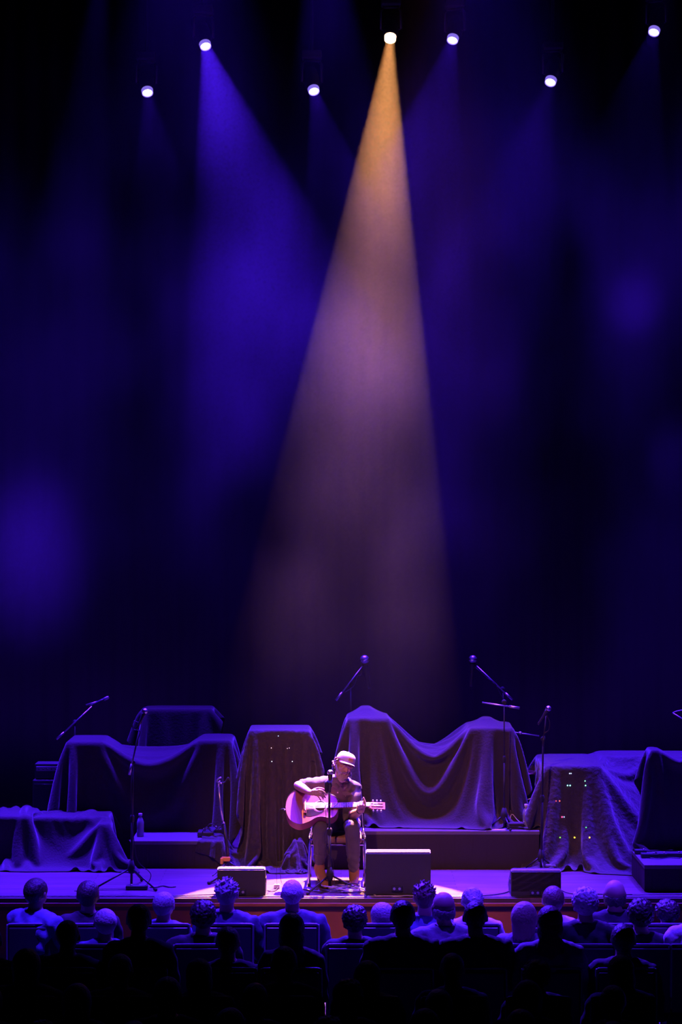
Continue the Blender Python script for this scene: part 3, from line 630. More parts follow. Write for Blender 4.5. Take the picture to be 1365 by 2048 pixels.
# slim white-footed rod behind the small left monitor
t = thing('cable_drop', 'small white box with a thin upright wire left of the guitarist', 'box', (X(554, 0.15), 0.15, 0))
bm = NB(); box(bm, (0, 0, 0.02), (0.055, 0.05, 0.04), bevel=0.008); obj('box_body', bm, M['white'], t)
bm = NB(); tube(bm, [(0, 0, .03), (-.004, 0, .4), (0.002, 0, .8)], 0.0018, 6); obj('wire', bm, M['cable_black'], t)
t = thing('power_strip', 'dark plug box on the boards behind the small left monitor', 'plug box', (X(516, 0.75), 0.78, 0))
bm = NB(); ball(bm, (0, 0, 0.03), (0.085, 0.06, 0.05), sub=3); obj('box_body', bm, M['case'], t, True)
for k in range(4):
    bm = NB(); box(bm, (-.045 + .03 * k, -.055, .035 + .015 * (k % 2)), (0.014, 0.014, 0.008), bevel=.002); obj('plug', bm, M['steel'], t)
# pedals on the right platform
for i, (px, Y, w_, d_) in enumerate(((1282, .62, .11, .09), (1300, .40, .16, .10), (1322, .42, .12, .10), (1350, .45, .16, .12))):
    t = thing('effects_pedal', ['small square pedal nearest the back left corner of the right platform', 'long low pedal first along the right platform', 'pedal with a pale switch in the middle of the right platform', 'pedal at the picture\'s right edge on the right platform'][i], 'pedal', (X(px, Y), Y, RRZ), group='effects pedals on the right platform')
    bm = NB(); box(bm, (0, 0, 0.022), (w_, d_, 0.04), bevel=0.008); obj('pedal_body', bm, M['case'], t)
    bm = NB(); lathe(bm, [(0.010, 0.04), (0.010, 0.05), (0.007, 0.053)], (w_ * .25, -.02, 0), seg=12); obj('switch', bm, M['steel'], t, True)
tp = slab((2.835, .74, RRZ), (0.07, 0.16, 0.002), 'pale blue tape square on the corner of the right platform', 'tape', 'tape', 'white', 0.0004)
cable([(X(1300, .3), .3, RRZ + .01), (X(1320, .3), .28, RRZ + .01), (X(1340, .3), .33, RRZ + .01), (X(1362, .3), .30, RRZ + .01)], 0.005, 'cable_black', 'black cable lying before the pedals on the right platform')

# cables on the boards
rng = random.Random(8)
nm = ['a loose loop nearest the stand', 'a flat coil under the stand', 'a long loop towards the biggest monitor', 'a wavy run along the stage front', 'a knot beside the boot', 'a curl by the chair leg', 'an outer loop of the tangle', 'a short tail left of the stand', 'a coil touching the monitor']
for i in range(9):
    c = Vector((X(rng.uniform(660, 712), 0), rng.uniform(-0.17, -0.02), 0)); rx, ry = rng.uniform(.08, .17), rng.uniform(.03, .07); a0 = rng.uniform(0, 6)
    pts = [c + Vector((rx * math.cos(a0 + k * .75) + .012 * k, ry * math.sin(a0 + k * .75), 0.008 + 0.007 * i + .004 * math.sin(k * 1.3 + i))) for k in range(rng.randint(7, 12))]
    if i % 3 == 0: pts += [Vector((X(735, -.1), -.12 + .02 * i / 3, .01)), Vector((X(752, -.27), -.27, .01))]
    cable(pts, 0.0048, 'cable_grey' if i % 3 != 2 else 'cable_black', 'cable in the tangle at the guitarist\'s feet, ' + nm[i], 'cables tangled at the guitarist\'s feet', 6)
for i, (pts, m_) in enumerate(((((735, -.31), (765, -.29), (790, -.33), (820, -.29), (850, -.33)), 'cable_grey'), (((750, -.34), (780, -.33), (815, -.31), (838, -.34), (862, -.31)), 'cable_grey'), (((795, -.30), (812, -.28), (834, -.31), (860, -.28), (872, -.33)), 'cable_black'))):
    cable([(X(a_, b_), b_, 0.008 + .007 * i) for a_, b_ in pts], 0.005, m_, ['pale cable nearest the stage edge below the biggest monitor', 'pale cable crossing under the biggest monitor', 'dark cable bending round the biggest monitor'][i], 'cables before the biggest monitor')
cable([(X(420, -.33), -.33, .008), (X(540, -.32), -.32, .008), (X(640, -.335), -.34, .008), (X(735, -.34), -.345, .008)], 0.006, 'cable_black', 'black cable along the stage edge in the middle')
cable([(-4.2, -.30, .008), (X(100, -.3), -.32, .008), (X(250, -.3), -.31, .008), (X(400, -.3), -.34, .008), (X(430, -.3), -.30, .008)], 0.006, 'cable_black', 'black cable along the stage edge on the left')
cable([(-4.2, -.26, .008), (X(120, -.3), -.28, .008), (X(230, -.3), -.25, .008), (X(330, -.3), -.29, .008), (X(440, -.3), -.26, .02)], 0.005, 'cable_black', 'second black cable just behind the left edge cable')
cable([(X(872, -.33), -.33, .008), (X(950, -.3), -.30, .008), (X(1000, -.2), -.18, .008), (X(1025, -.05), -.02, .008), (X(1060, .1), .08, .008)], 0.006, 'cable_black', 'black cable running into the back of the small right monitor')
cable([(X(1118, 0), 0.0, .02), (X(1140, -.1), -.15, .008), (X(1180, -.15), -.17, .008), (X(1260, -.1), -.2, .008), (4.2, -.18, .008)], 0.006, 'cable_black', 'black cable running right from the small right monitor')
cable([(X(870, -.34), -.345, .008), (X(1000, -.34), -.34, .008), (X(1150, -.34), -.345, .008), (4.2, -.34, .008)], 0.005, 'cable_black', 'black cable along the stage edge on the right')
cable([(X(1265, -.2), -.22, .006), (X(1330, -.2), -.25, .006), (4.2, -.24, .006)], 0.004, 'cable_grey', 'thin pale cable in front of the right platform')
cable([(X(590, .15), .16, .006), (X(612, .0), .05, .006), (X(640, -.05), -.06, .006), (X(660, .0), -.05, .01)], 0.005, 'cable_black', 'dark cable curving out left of the microphone stand base')
cable([(X(535, 0), .0, .006), (X(545, -.05), -.04, .006), (X(552, .0), .03, .006), (X(556, .1), .12, .02)], 0.004, 'cable_black', 'small dark cable by the white box')
# ---------------------------------------------------------------- chair
M['seatpad'] = mat('black_vinyl_seat', (0.05, 0.045, 0.045), 0.45)
M['seatback'] = mat('brown_seat_back', (0.30, 0.17, 0.09), 0.6)
ch = thing('chair', 'stacking chair with shiny metal legs under the guitarist', 'chair', (-0.035, 0.55, 0))
for s in (-1, 1):                                        # each side: front leg, seat rail and rear leg of bent tube
    x = 0.262 * s + 0.0
    bm = NB(); tube(bm, spline([(x, -0.29, 0.006), (x, -0.285, 0.20), (x * 0.99, -0.275, 0.42), (x * 0.985, -0.25, 0.455), (x * 0.97, -0.18, 0.462)], 6), 0.0125, 12); lg = obj('leg', bm, M['chrome'], ch, True)
    bm = NB(); tube(bm, [(x, -0.29, 0.0), (x, -0.29, 0.03)], 0.015, 10); obj('foot_cap', bm, M['rubber'], lg, True)
    bm = NB(); tube(bm, spline([(x * .97, -0.19, 0.462), (x * 0.95, 0.05, 0.45), (x * .95, 0.20, 0.455), (x * .92, 0.26, 0.60), (x * .90, 0.28, 0.74)], 6), 0.0125, 12); obj('side_rail', bm, M['chrome'], ch, True)
    bm = NB(); tube(bm, [(x * .95, 0.12, 0.45), (x * 1.0, 0.26, 0.006)], 0.0125, 12); lg = obj('leg', bm, M['chrome'], ch, True)
    bm = NB(); tube(bm, [(x, 0.26, 0.0), (x, 0.255, 0.03)], 0.015, 10); obj('foot_cap', bm, M['rubber'], lg, True)
bm = NB(); box(bm, (0, 0.0, 0.418), (0.46, 0.46, 0.062), bevel=0.022); obj('seat', bm, M['seatback'], ch, True)
bm = NB(); tube(bm, [(-0.25, -0.20, 0.376), (0.25, -0.20, 0.376)], 0.010, 10); obj('front_bar', bm, M['chrome'], ch, True)
bm = NB(); tube(bm, [(-0.25, 0.13, 0.378), (0.25, 0.13, 0.378)], 0.011, 10); obj('rear_bar', bm, M['chrome'], ch, True)
bm = NB(); box(bm, (0, 0.275, 0.64), (0.40, 0.035, 0.24), Euler((-.06, 0, 0)).to_matrix(), 0.018); obj('backrest', bm, M['seatpad'], ch, True)

# ---------------------------------------------------------------- guitar
def wood(name, c1, c2, rough=0.35):
    m = bpy.data.materials.new(name); m.use_nodes = True; nt = m.node_tree; b = nt.nodes['Principled BSDF']
    tc = nt.nodes.new('ShaderNodeTexCoord'); mp = nt.nodes.new('ShaderNodeMapping'); mp.inputs['Scale'].default_value = (1.5, 60, 60)
    n = nt.nodes.new('ShaderNodeTexNoise'); n.inputs['Scale'].default_value = 2.0; n.inputs['Detail'].default_value = 4
    r = nt.nodes.new('ShaderNodeMixRGB'); r.inputs[1].default_value = (*c1, 1); r.inputs[2].default_value = (*c2, 1)
    nt.links.new(tc.outputs['Object'], mp.inputs[0]); nt.links.new(mp.outputs[0], n.inputs['Vector'])
    nt.links.new(n.outputs['Fac'], r.inputs[0]); nt.links.new(r.outputs[0], b.inputs['Base Color']); b.inputs['Roughness'].default_value = rough; b.inputs['Specular IOR Level'].default_value = 0.25
    return m
M['mahogany'] = wood('mahogany', (0.36, 0.10, 0.12), (0.27, 0.07, 0.085), 0.6)
M['rosewood'] = wood('dark_fretboard', (0.06, 0.03, 0.025), (0.035, 0.018, 0.015))
M['pickguard'] = mat('dark_pickguard', (0.025, 0.010, 0.014), 0.5, spec=0.15)
M['hole'] = mat('hole_shade', (0.012, 0.006, 0.004), 1.0, spec=0.0)
M['ivory'] = mat('ivory', (0.8, 0.72, 0.6), 0.4)
TILT = R(39)
gB = at(571, 1614, 0.19)                                 # the tail of the guitar, on its centre line
g = thing('acoustic_guitar', 'reddish brown acoustic guitar held by the seated player', 'guitar', gB)
g.rotation_euler = (-TILT, R(-1.5), 0)                   # face (-y) turns up
half = spline([(0.0, 0, 0.0), (0.012, 0, 0.075), (0.05, 0, 0.148), (0.13, 0, 0.188), (0.22, 0, 0.162), (0.285, 0, 0.122), (0.34, 0, 0.114), (0.41, 0, 0.130), (0.455, 0, 0.112), (0.483, 0, 0.066), (0.49, 0, 0.0)], 5)
outl = [(p.x, p.z) for p in half] + [(p.x, -p.z) for p in half[-2:0:-1]]
def inset(o_, k): return [(0.245 + (x - 0.245) * k, z * k) for x, z in o_]
bm = NB(); prism(bm, outl, 0.004, 0.105); obj('guitar_sides', bm, M['mahogany'], g)
bm = NB(); n = len(outl); hc = (0.325, 0.0); hr = 0.051
outer = [bm.verts.new((x, 0.0, z)) for x, z in outl]
ang = [math.atan2(z - hc[1], x - hc[0]) for x, z in outl]
inner = [bm.verts.new((hc[0] + hr * math.cos(a), 0.0, hc[1] + hr * math.sin(a))) for a in ang]
back = [bm.verts.new((hc[0] + hr * math.cos(a), 0.0038, hc[1] + hr * math.sin(a))) for a in ang]
ob = [bm.verts.new((x, 0.004, z)) for x, z in outl]
for k in range(n):
    j = (k + 1) % n
    bm.faces.new((outer[k], outer[j], inner[j], inner[k])); bm.faces.new((inner[k], inner[j], back[j], back[k])); bm.faces.new((outer[j], outer[k], ob[k], ob[j]))
obj('soundboard', bm, M['mahogany'], g)
bm = NB(); lathe(bm, [(0.0505, 0), (0.0505, 0.0006)], (hc[0], 0.0036, 0), rot_to((0, -1, 0)), 32); obj('sound_hole', bm, M['hole'], g)  # shallow near-black disc, its colour stands for the deep hole's shade
bm = NB(); seg = 40
for r0, r1 in ((0.054, 0.0575), (0.0600, 0.0612)):
    a = [[bm.verts.new((hc[0] + r * math.cos(t_), y, r * math.sin(t_))) for t_ in [2 * math.pi * k / seg for k in range(seg)]] for r, y in ((r0, 0.0), (r0, -0.0007), (r1, -0.0007), (r1, 0.0))]
    for u, v in zip(a, a[1:]):
        for k in range(seg): bm.faces.new((u[k], u[(k + 1) % seg], v[(k + 1) % seg], v[k]))
obj('rosette', bm, M['ivory'], g)
bm = NB(); edge = [(x, -0.0005, z) for x, z in inset(outl, 0.992)]; tube(bm, [Vector(e) for e in edge + edge[:1]], 0.0022, 6, False); obj('binding', bm, M['rosewood'], g, True)
pg = [(0.365, -0.036), (0.33, -0.058), (0.295, -0.06), (0.27, -0.045), (0.262, -0.03), (0.225, -0.028), (0.19, -0.040), (0.175, -0.065), (0.185, -0.095), (0.215, -0.108), (0.25, -0.105), (0.30, -0.09), (0.345, -0.068)]
pgs = spline([(x, 0, z) for x, z in pg + pg[:1]], 4)[:-1]
bm = NB(); prism(bm, [(p.x, p.z) for p in pgs], -0.0016, 0.0); obj('pickguard', bm, M['pickguard'], g)
bm = NB(); box(bm, (0.182, -0.006, 0), (0.026, 0.008, 0.15), bevel=0.003); br_ = obj('bridge', bm, M['mahogany'], g)
bm = NB(); box(bm, (0.186, -0.013, 0), (0.008, 0.007, 0.092)); obj('saddle', bm, M['ivory'], br_)
for k in range(6):
    bm = NB(); lathe(bm, [(0.0026, 0), (0.003, 0.003), (0.002, 0.0045)], (0.176, -0.011, -0.028 + k * 0.0112), rot_to((0, -1, 0)), 8); obj('bridge_pin', bm, M['ivory'], br_, True)
NUT = 0.186 + 0.585
bm = NB()                                                # neck: half round, tapering to the nut
def ns(x, w_, d_): return [bm.verts.new((x, 0.0 + d_ * math.sin(math.pi * k / 8) - 0.001, w_ / 2 * math.cos(math.pi * k / 8))) for k in range(9)]
S = [ns(0.45, 0.056, 0.055), ns(0.50, 0.055, 0.032), ns(0.53, 0.054, 0.024), ns(NUT - 0.02, 0.045, 0.020), ns(NUT + .01, 0.045, 0.022)]
for a, b in zip(S, S[1:]):
    for k in range(8): bm.faces.new((a[k], a[k + 1], b[k + 1], b[k]))
    bm.faces.new((a[8], a[0], b[0], b[8]))
bm.faces.new(S[0]); bm.faces.new(S[-1][::-1]); nk = obj('neck', bm, M['mahogany'], g, True)
bm = NB(); a = [bm.verts.new(p) for p in ((0.385, -0.001, -.028), (0.385, -0.001, .028), (0.385, -.0075, .028), (0.385, -.0075, -.028))]; b = [bm.verts.new(p) for p in ((NUT, -0.001, -.0225), (NUT, -0.001, .0225), (NUT, -.0075, .0225), (NUT, -.0075, -.0225))]
bm.faces.new(a[::-1]); bm.faces.new(b)
for k in range(4): bm.faces.new((a[k], a[(k + 1) % 4], b[(k + 1) % 4], b[k]))
fb = obj('fretboard', bm, M['rosewood'], g)
for k in range(1, 20):
    x = NUT - 0.585 * (1 - 2 ** (-k / 12))
    if x < 0.395: break
    bm = NB(); box(bm, (x, -0.0082, 0), (0.003, 0.0022, 0.045 + 0.01 * (NUT - x) / 0.43)); obj('fret', bm, M['steel'], fb)
for k in (3, 5, 7, 9, 12):
    x = NUT - 0.585 * ((1 - 2 ** (-k / 12)) + (1 - 2 ** (-(k - 1) / 12))) / 2; bm = NB(); lathe(bm, [(0.003, 0), (0.003, 0.0006)], (x, -.0075, 0), rot_to((0, -1, 0)), 10); obj('fret_dot', bm, M['ivory'], fb)
bm = NB(); box(bm, (NUT + 0.003, -0.0055, 0), (0.005, 0.012, 0.045)); obj('nut', bm, M['ivory'], g)
# slotted headstock: rails and end blocks
bm = NB()
for z, w_ in ((-0.029, 0.014), (0.0, 0.016), (0.029, 0.014)): box(bm, (NUT + 0.085, 0.012, z), (0.12, 0.016, w_))
box(bm, (NUT + 0.018, 0.010, 0), (0.026, 0.018, 0.060)); box(bm, (NUT + 0.148, 0.014, 0), (0.024, 0.016, 0.074))
me = bpy.data.meshes.new('headstock'); bm.to_mesh(me); bm.free(); hs = link('headstock', me, M['mahogany'], g); hs.rotation_euler = (0, 0, R(6)); hs.location = (0.0, -0.078, 0)
for s in (-1, 1):
    for k in range(3):
        bm = NB(); x = NUT + 0.050 + 0.036 * k
        tube(bm, [(x, 0.012, 0.012 * s), (x, 0.012, 0.046 * s)], 0.0035, 8); lathe(bm, [(0.003, 0.044), (0.0085, 0.048), (0.0095, 0.056), (0.006, 0.063)], (x, 0.012, 0), rot_to((0, 0, s)), 12)
        tn = obj('tuner', bm, M['steel'], g, True); tn.rotation_euler = (0, 0, R(6)); tn.location = (0, -0.078, 0)
for k in range(6):
    z0, z1 = -0.028 + 0.0112 * k, -0.018 + 0.0072 * k
    bm = NB(); tube(bm, [(0.178, -0.013, z0), (0.186, -0.0165, z0), (NUT + .003, -0.0115, z1), (NUT + 0.052 + 0.036 * (k % 3), 0.008, z1)], 0.0006 if k < 3 else 0.0008, 5); obj('string', bm, M['steel'], g)
bm = NB(); lathe(bm, [(0.006, 0), (0.008, 0.006), (0.008, 0.012), (0.005, 0.016)], (0.002, 0.05, 0), rot_to((-1, 0, 0)), 10); obj('strap_button', bm, M['steel'], g, True)
p0 = gB + Vector((-0.004, 0.045, -0.02))
cable([p0, p0 + Vector((-.03, .0, -.005)), p0 + Vector((-.055, .01, -.03)), p0 + Vector((-.06, .04, -.2)), p0 + Vector((-.05, .10, -.5)), Vector((X(566, .25), .27, .008)), Vector((X(600, .0), .02, .008)), Vector((X(640, -.1), -.1, .01))], 0.0022, 'cable_black', 'thin dark cable plugged into the tail of the guitar')

# ---------------------------------------------------------------- the player
M['skin'] = mat('skin', (0.62, 0.34, 0.25), 0.5, var=0.08, vscale=30)
M['shirt'] = mat('grey_shirt', (0.095, 0.08, 0.085), 0.8, bump=0.15, bscale=60)
M['jeans'] = mat('dark_jeans', (0.11, 0.09, 0.105), 0.85, bump=0.2, bscale=80, var=0.15, vscale=12)
M['boot'] = mat('tan_suede_boot', (0.36, 0.16, 0.08), 0.8, bump=0.1, bscale=120)
M['cap'] = mat('pale_canvas_cap', (0.66, 0.52, 0.38), 0.8, bump=0.1, bscale=150)
M['hair'] = mat('sandy_hair', (0.36, 0.22, 0.14), 0.6, bump=0.8, bscale=90)
M['beard'] = mat('greying_beard', (0.50, 0.36, 0.26), 0.7, bump=0.9, bscale=120)
def chain(bm, pts, rr, seg=14):
    pts = [Vector(p) for p in pts]
    tube(bm, pts, list(rr), seg)
    for p, r in zip(pts, rr): ball(bm, p, r * 0.995, sub=2)
def loft(bm, secs, seg=24):                              # secs: centre, half width, half depth, turn about z
    rings = []
    for c, rx, ry, rz in secs:
        c = Vector(c); rings.append([bm.verts.new(c + Vector((rx * math.cos(a) * math.cos(rz) - ry * math.sin(a) * math.sin(rz), rx * math.cos(a) * math.sin(rz) + ry * math.sin(a) * math.cos(rz), 0))) for a in [2 * math.pi * k / seg for k in range(seg)]])
    for a, b in zip(rings, rings[1:]):
        for k in range(seg): bm.faces.new((a[k], a[(k + 1) % seg], b[(k + 1) % seg], b[k]))
    bm.faces.new(rings[0][::-1]); bm.faces.new(rings[-1])
HC = at(688.5, 1530, 0.41)
HR = Euler((0, R(22), 0)).to_matrix() @ Euler((0, 0, R(22))).to_matrix() @ Euler((R(1), 0, 0)).to_matrix()
H = lambda x, y, z: HC + HR @ Vector((x, y, z))
J = dict(pel=(0.02, 0.64, 0.55), sp=(0.02, 0.65, 0.68), ch=(0.0, 0.56, 0.84), nb=(-0.005, 0.50, 0.965),
         rs=(-0.155, 0.49, 0.935), re=(-0.400, 0.29, 0.935), rw=(-0.285, 0.085, 0.895),
         ls=(0.135, 0.53, 0.875), le=(0.108, 0.37, 0.645), lw=(0.178, 0.178, 0.712),
         rh=(-0.08, 0.62, 0.535), rk=(-0.187, 0.20, 0.555), ra=(-0.200, 0.31, 0.15),
         lh=(0.10, 0.63, 0.535), lk=(0.104, 0.22, 0.548), la=(0.122, 0.33, 0.11))
J = {k: Vector(v) for k, v in J.items()}
def torso(bm, e):
    loft(bm, [((0.02, 0.65, 0.49), .13 + e, .10 + e, 0), ((0.02, 0.65, 0.53), .158 + e, .125 + e, 0), ((0.02, 0.655, 0.62), .150 + e, .120 + e, 0), ((0.015, 0.645, 0.70), .145 + e, .120 + e, 0),
              ((0.005, 0.60, 0.78), .155 + e, .122 + e, -.03), ((-0.005, 0.555, 0.86), .165 + e, .115 + e, -.06), ((-0.015, 0.525, 0.915), .155 + e, .098 + e, -.1), ((-0.02, 0.505, 0.960), .122 + e, .080 + e, -.1), ((-0.022, 0.49, 0.998), .072 + e, .060 + e, 0)])
def face(bm):
    E = lambda x, y, z, r, rr=None: ball(bm, H(x, y, z), r, HR @ (rr or Matrix.Identity(3)), 3)
    E(0, 0.012, 0.030, (.076, .094, .092)); E(0, -0.030, -0.035, (.060, .060, .072)); E(0, -0.052, -0.083, (.034, .034, .030))
    E(0, -0.078, 0.012, (.052, .016, .012))                                # brow
    for s in (-1, 1):
        E(.034 * s, -.070, -.022, (.022, .018, .016)); E(.080 * s, 0.012, -0.008, (.008, .016, .030)); E(.030 * s, -.079, -.0005, (.0125, .010, .009)); E(.010 * s, -.098, -.035, (.009, .009, .008))
    chain(bm, [H(0, -.082, .006), H(0, -.096, -.018), H(0, -.106, -.034)], [.0085, .0105, .0125], 10)
    E(0, -.082, -.062, (.022, .010, .005)); E(0, -.081, -.071, (.019, .010, .006))
def hand_r(bm):
    # picking hand: palm falls over the strings, four curled fingers and a thumb
    w_ = J['rw']; P = lambda px, py, Y: at(px, py, Y)
    k0 = P(635, 1585, 0.078)
    for o_, r in ((0.0, .020), (.35, .023), (.7, .025), (1.0, .023)):
        c = w_.lerp(k0, o_); ball(bm, c + Vector((0, 0, .012)), r * .80, sub=2); ball(bm, c - Vector((0, 0.0, .012)), r * .80, sub=2)
    F_ = [([(636, 1580, .078), (644, 1581, .062), (649, 1585, .085), (653, 1590, .12)], .0090),
          ([(636, 1584, .074), (643, 1586, .056), (648, 1591, .080), (651, 1595, .115)], .0092),
          ([(634, 1587, .074), (641, 1590, .060), (645, 1594, .085), (647, 1598, .115)], .0088),
          ([(631, 1589, .080), (637, 1593, .068), (640, 1597, .09), (642, 1601, .11)], .0080),
          ([(628, 1579, .09), (637, 1576, .085), (645, 1577, .095), (651, 1580, .11)], .0098)]
    for pts, r in F_:
        q = [P(*p) for p in pts]; chain(bm, q, [r * 1.12, r, r * .95, r * .82], 10)
def hand_l(bm):
    w_ = J['lw']; n0 = Vector((0.186, 0.172, 0.752))
    for o_, r in ((0.0, .025), (.5, .028), (1.0, .029)):
        c = w_.lerp(n0, o_); ball(bm, c + Vector((-.015, 0, 0)), r * .88, sub=2); ball(bm, c + Vector((.017, 0.0, 0)), r * .88, sub=2)
    for k in range(3):
        x = 0.156 + 0.021 * k; dz = (-.006, .002, .004)[k]
        chain(bm, [(x, 0.165, 0.748 + dz), (x + .002, 0.125, 0.752 + dz), (x + .003, 0.098, 0.775 + dz), (x + .002, 0.122, 0.802 + dz)], [.0115, .0112, .0105, .0095], 10)
    chain(bm, [(0.218, 0.168, 0.755), (0.224, 0.128, 0.765), (0.222, 0.115, 0.800), (0.208, 0.122, 0.842)], [.0108, .0104, .0096, .0085], 10)
    chain(bm, [(0.185, 0.20, 0.742), (0.205, 0.225, 0.765), (0.212, 0.225, 0.79)], [.0125, .0115, .0095], 10)
bm = NB(); torso(bm, -0.012)
chain(bm, [J['nb'], J['nb'].lerp(H(0, 0.02, -.05), .5), H(0, 0.015, -.04)], [.062, .056, .056])
face(bm)
chain(bm, [J['rs'], J['rs'].lerp(J['re'], .5), J['re']], [.052, .046, .041]); chain(bm, [J['re'], J['re'].lerp(J['rw'], .35), J['rw']], [.042, .042, .0255])
chain(bm, [J['ls'], J['ls'].lerp(J['le'], .5), J['le']], [.052, .046, .041]); chain(bm, [J['le'], J['le'].lerp(J['lw'], .35), J['lw']], [.043, .044, .029])
hand_r(bm); hand_l(bm)
for h, k, a in (('rh', 'rk', 'ra'), ('lh', 'lk', 'la')):
    chain(bm, [J[h], J[h].lerp(J[k], .5), J[k]], [.075, .064, .054]); chain(bm, [J[k], J[k].lerp(J[a], .35), J[a]], [.052, .050, .034])
    chain(bm, [J[a], J[a] + Vector((0.01, -.06, -.06))], [.034, .03])
pl = link('person', remesh(bm, 0.0042, 2), M['skin'], None, True)
tag(pl, 'seated man in pale cap, grey shirt and dark jeans playing an acoustic guitar', 'person')
# shirt
bm = NB(); torso(bm, 0.010)
chain(bm, [J['nb'] - Vector((.06, .0, .012)), J['rs'], J['rs'].lerp(J['re'], .45), J['rs'].lerp(J['re'], .80)], [.060, .068, .062, .057])
chain(bm, [J['nb'] + Vector((.06, .02, -.04)), J['ls'], J['ls'].lerp(J['le'], .45), J['ls'].lerp(J['le'], .82)], [.060, .066, .060, .055])
me = remesh(bm, 0.007, 2)
crease(me, lambda x, y, z: 0.0035 * np.sin(z * 62 + x * 38 + 3 * np.sin(x * 17)) + 0.003 * np.sin(x * 70 - z * 31 + y * 40))
sh = link('shirt', me, M['shirt'], pl, True)
bm = NB()
for s in (-1, 1):                                        # collar halves
    a = [J['nb'] + Vector((x * s, y, z)) for x, y, z in ((0.005, -.088, -.055), (0.045, -.07, -.015), (.070, -.02, .018), (.062, .04, .03), (0.0, .065, .035))]
    b = [J['nb'] + Vector((x * s, y, z)) for x, y, z in ((0.028, -.100, -.085), (0.078, -.085, -.050), (.098, -.02, -.012), (.085, .055, 0.0), (0.0, .085, 0.005))]
    va = [bm.verts.new(p) for p in a]; vb = [bm.verts.new(p) for p in b]
    for i in range(4): bm.faces.new((va[i], va[i + 1], vb[i + 1], vb[i]))
co = obj('collar', bm, M['shirt'], sh, True); so = co.modifiers.new('t', 'SOLIDIFY'); so.thickness = 0.006; so.offset = 0
bpy.context.view_layer.update()
def on_shirt(px, py):
    dgx = bpy.context.evaluated_depsgraph_get(); o_ = Vector((0, CAMY, CAMZ)); d_ = (at(px, py, 0.4) - o_).normalized()
    hit, loc, no, _ = sh.ray_cast(o_, d_); return (loc, no) if hit else (at(px, py, 0.4), Vector((0, -1, 0)))
for px, py in ((692, 1591), (676, 1585), (676, 1600), (690, 1640)):
    p, no = on_shirt(px, py); bm = NB(); lathe(bm, [(0.007, -.001), (0.0075, 0.003), (0.005, 0.004)], p, rot_to(no), 12); obj('button', bm, M['ivory'], sh)
for px in (696, 658):                                    # pocket flap
    q = [on_shirt(px + a, b) for a, b in ((-11, 1583), (0, 1582), (11, 1584), (10, 1590), (0, 1593), (-10, 1589))]
    bm = NB(); bm.faces.new([bm.verts.new(p + n_ * 0.003) for p, n_ in q]); pk = obj('pocket_flap', bm, M['shirt'], sh); so = pk.modifiers.new('t', 'SOLIDIFY'); so.thickness = 0.004; so.offset = 1
# jeans
bm = NB(); loft(bm, [((0.02, 0.65, 0.475), .135, .10, 0), ((0.02, 0.65, 0.50), .165, .13, 0), ((0.02, 0.65, 0.58), .165, .135, 0), ((0.02, 0.65, 0.64), .158, .130, 0)])
for h, k, a, s in (('rh', 'rk', 'ra', 0), ('lh', 'lk', 'la', 1)):
    chain(bm, [J[h], J[h].lerp(J[k], .5), J[k] + Vector((0, .03, 0.0)), J[k]], [.088, .080, .074, .071]); chain(bm, [J[k], J[k].lerp(J[a], .3), J[k].lerp(J[a], .7), J[k].lerp(J[a], .88 if s else .80)], [.070, .068, .058, .050])
me = remesh(bm, 0.007, 2)
crease(me, lambda x, y, z: np.where(z > 0.3, 0.0022, 0.0035) * np.sin(z * np.where(z < .3, 95, 45) + x * 55 + 2.2 * np.sin(y * 30)) + 0.002 * np.sin(y * 80 + z * 33))
link('jeans', me, M['jeans'], pl, True)
# boots
def boot(ank, heel, toe, wid=0.043):
    ank, heel, toe = Vector(ank), Vector(heel), Vector(toe); d = (toe - heel).normalized(); up = Vector((0, 0, 1)) - d * d.z; up.normalize()
    bm = NB(); chain(bm, [ank + Vector((0, 0, .03)), ank, heel + up * .045 + d * .02], [.052, .050, .045])
    for t_, r, hgt in ((.0, .036, .040), (.2, .038, .042), (.45, .038, .040), (.65, .042, .034), (.85, .042, .030), (1.0, .032, .022)):
        c = heel.lerp(toe, t_) + up * hgt; ball(bm, c, (r, r, hgt), rot_to(up), 3)
    chain(bm, [ank, heel.lerp(toe, .55) + up * .055], [.046, .034])
    b_ = link('boot', remesh(bm, 0.006, 2), M['boot'], pl, True)
    side = d.cross(up); bm = NB(); lo, hi = [], []
    for k in range(24):
        a = 2 * math.pi * k / 24; u = 0.5 + 0.58 * math.cos(a); w2 = wid * (0.92 + .08 * math.cos(a)) * math.sin(a)
        c = heel.lerp(toe, u) + side * w2; lo.append(bm.verts.new(c)); hi.append(bm.verts.new(c + up * 0.012))
    bm.faces.new(lo[::-1]); bm.faces.new(hi)
    for k in range(24): bm.faces.new((lo[k], lo[(k + 1) % 24], hi[(k + 1) % 24], hi[k]))
    obj('sole', bm, M['seatpad'], b_)
boot(J['ra'] + Vector((0, -.01, 0)), (-0.205, 0.335, 0.075), (-0.135, 0.130, 0.004))
boot(J['la'], (0.122, 0.375, 0.003), (0.108, 0.165, 0.003), 0.046)
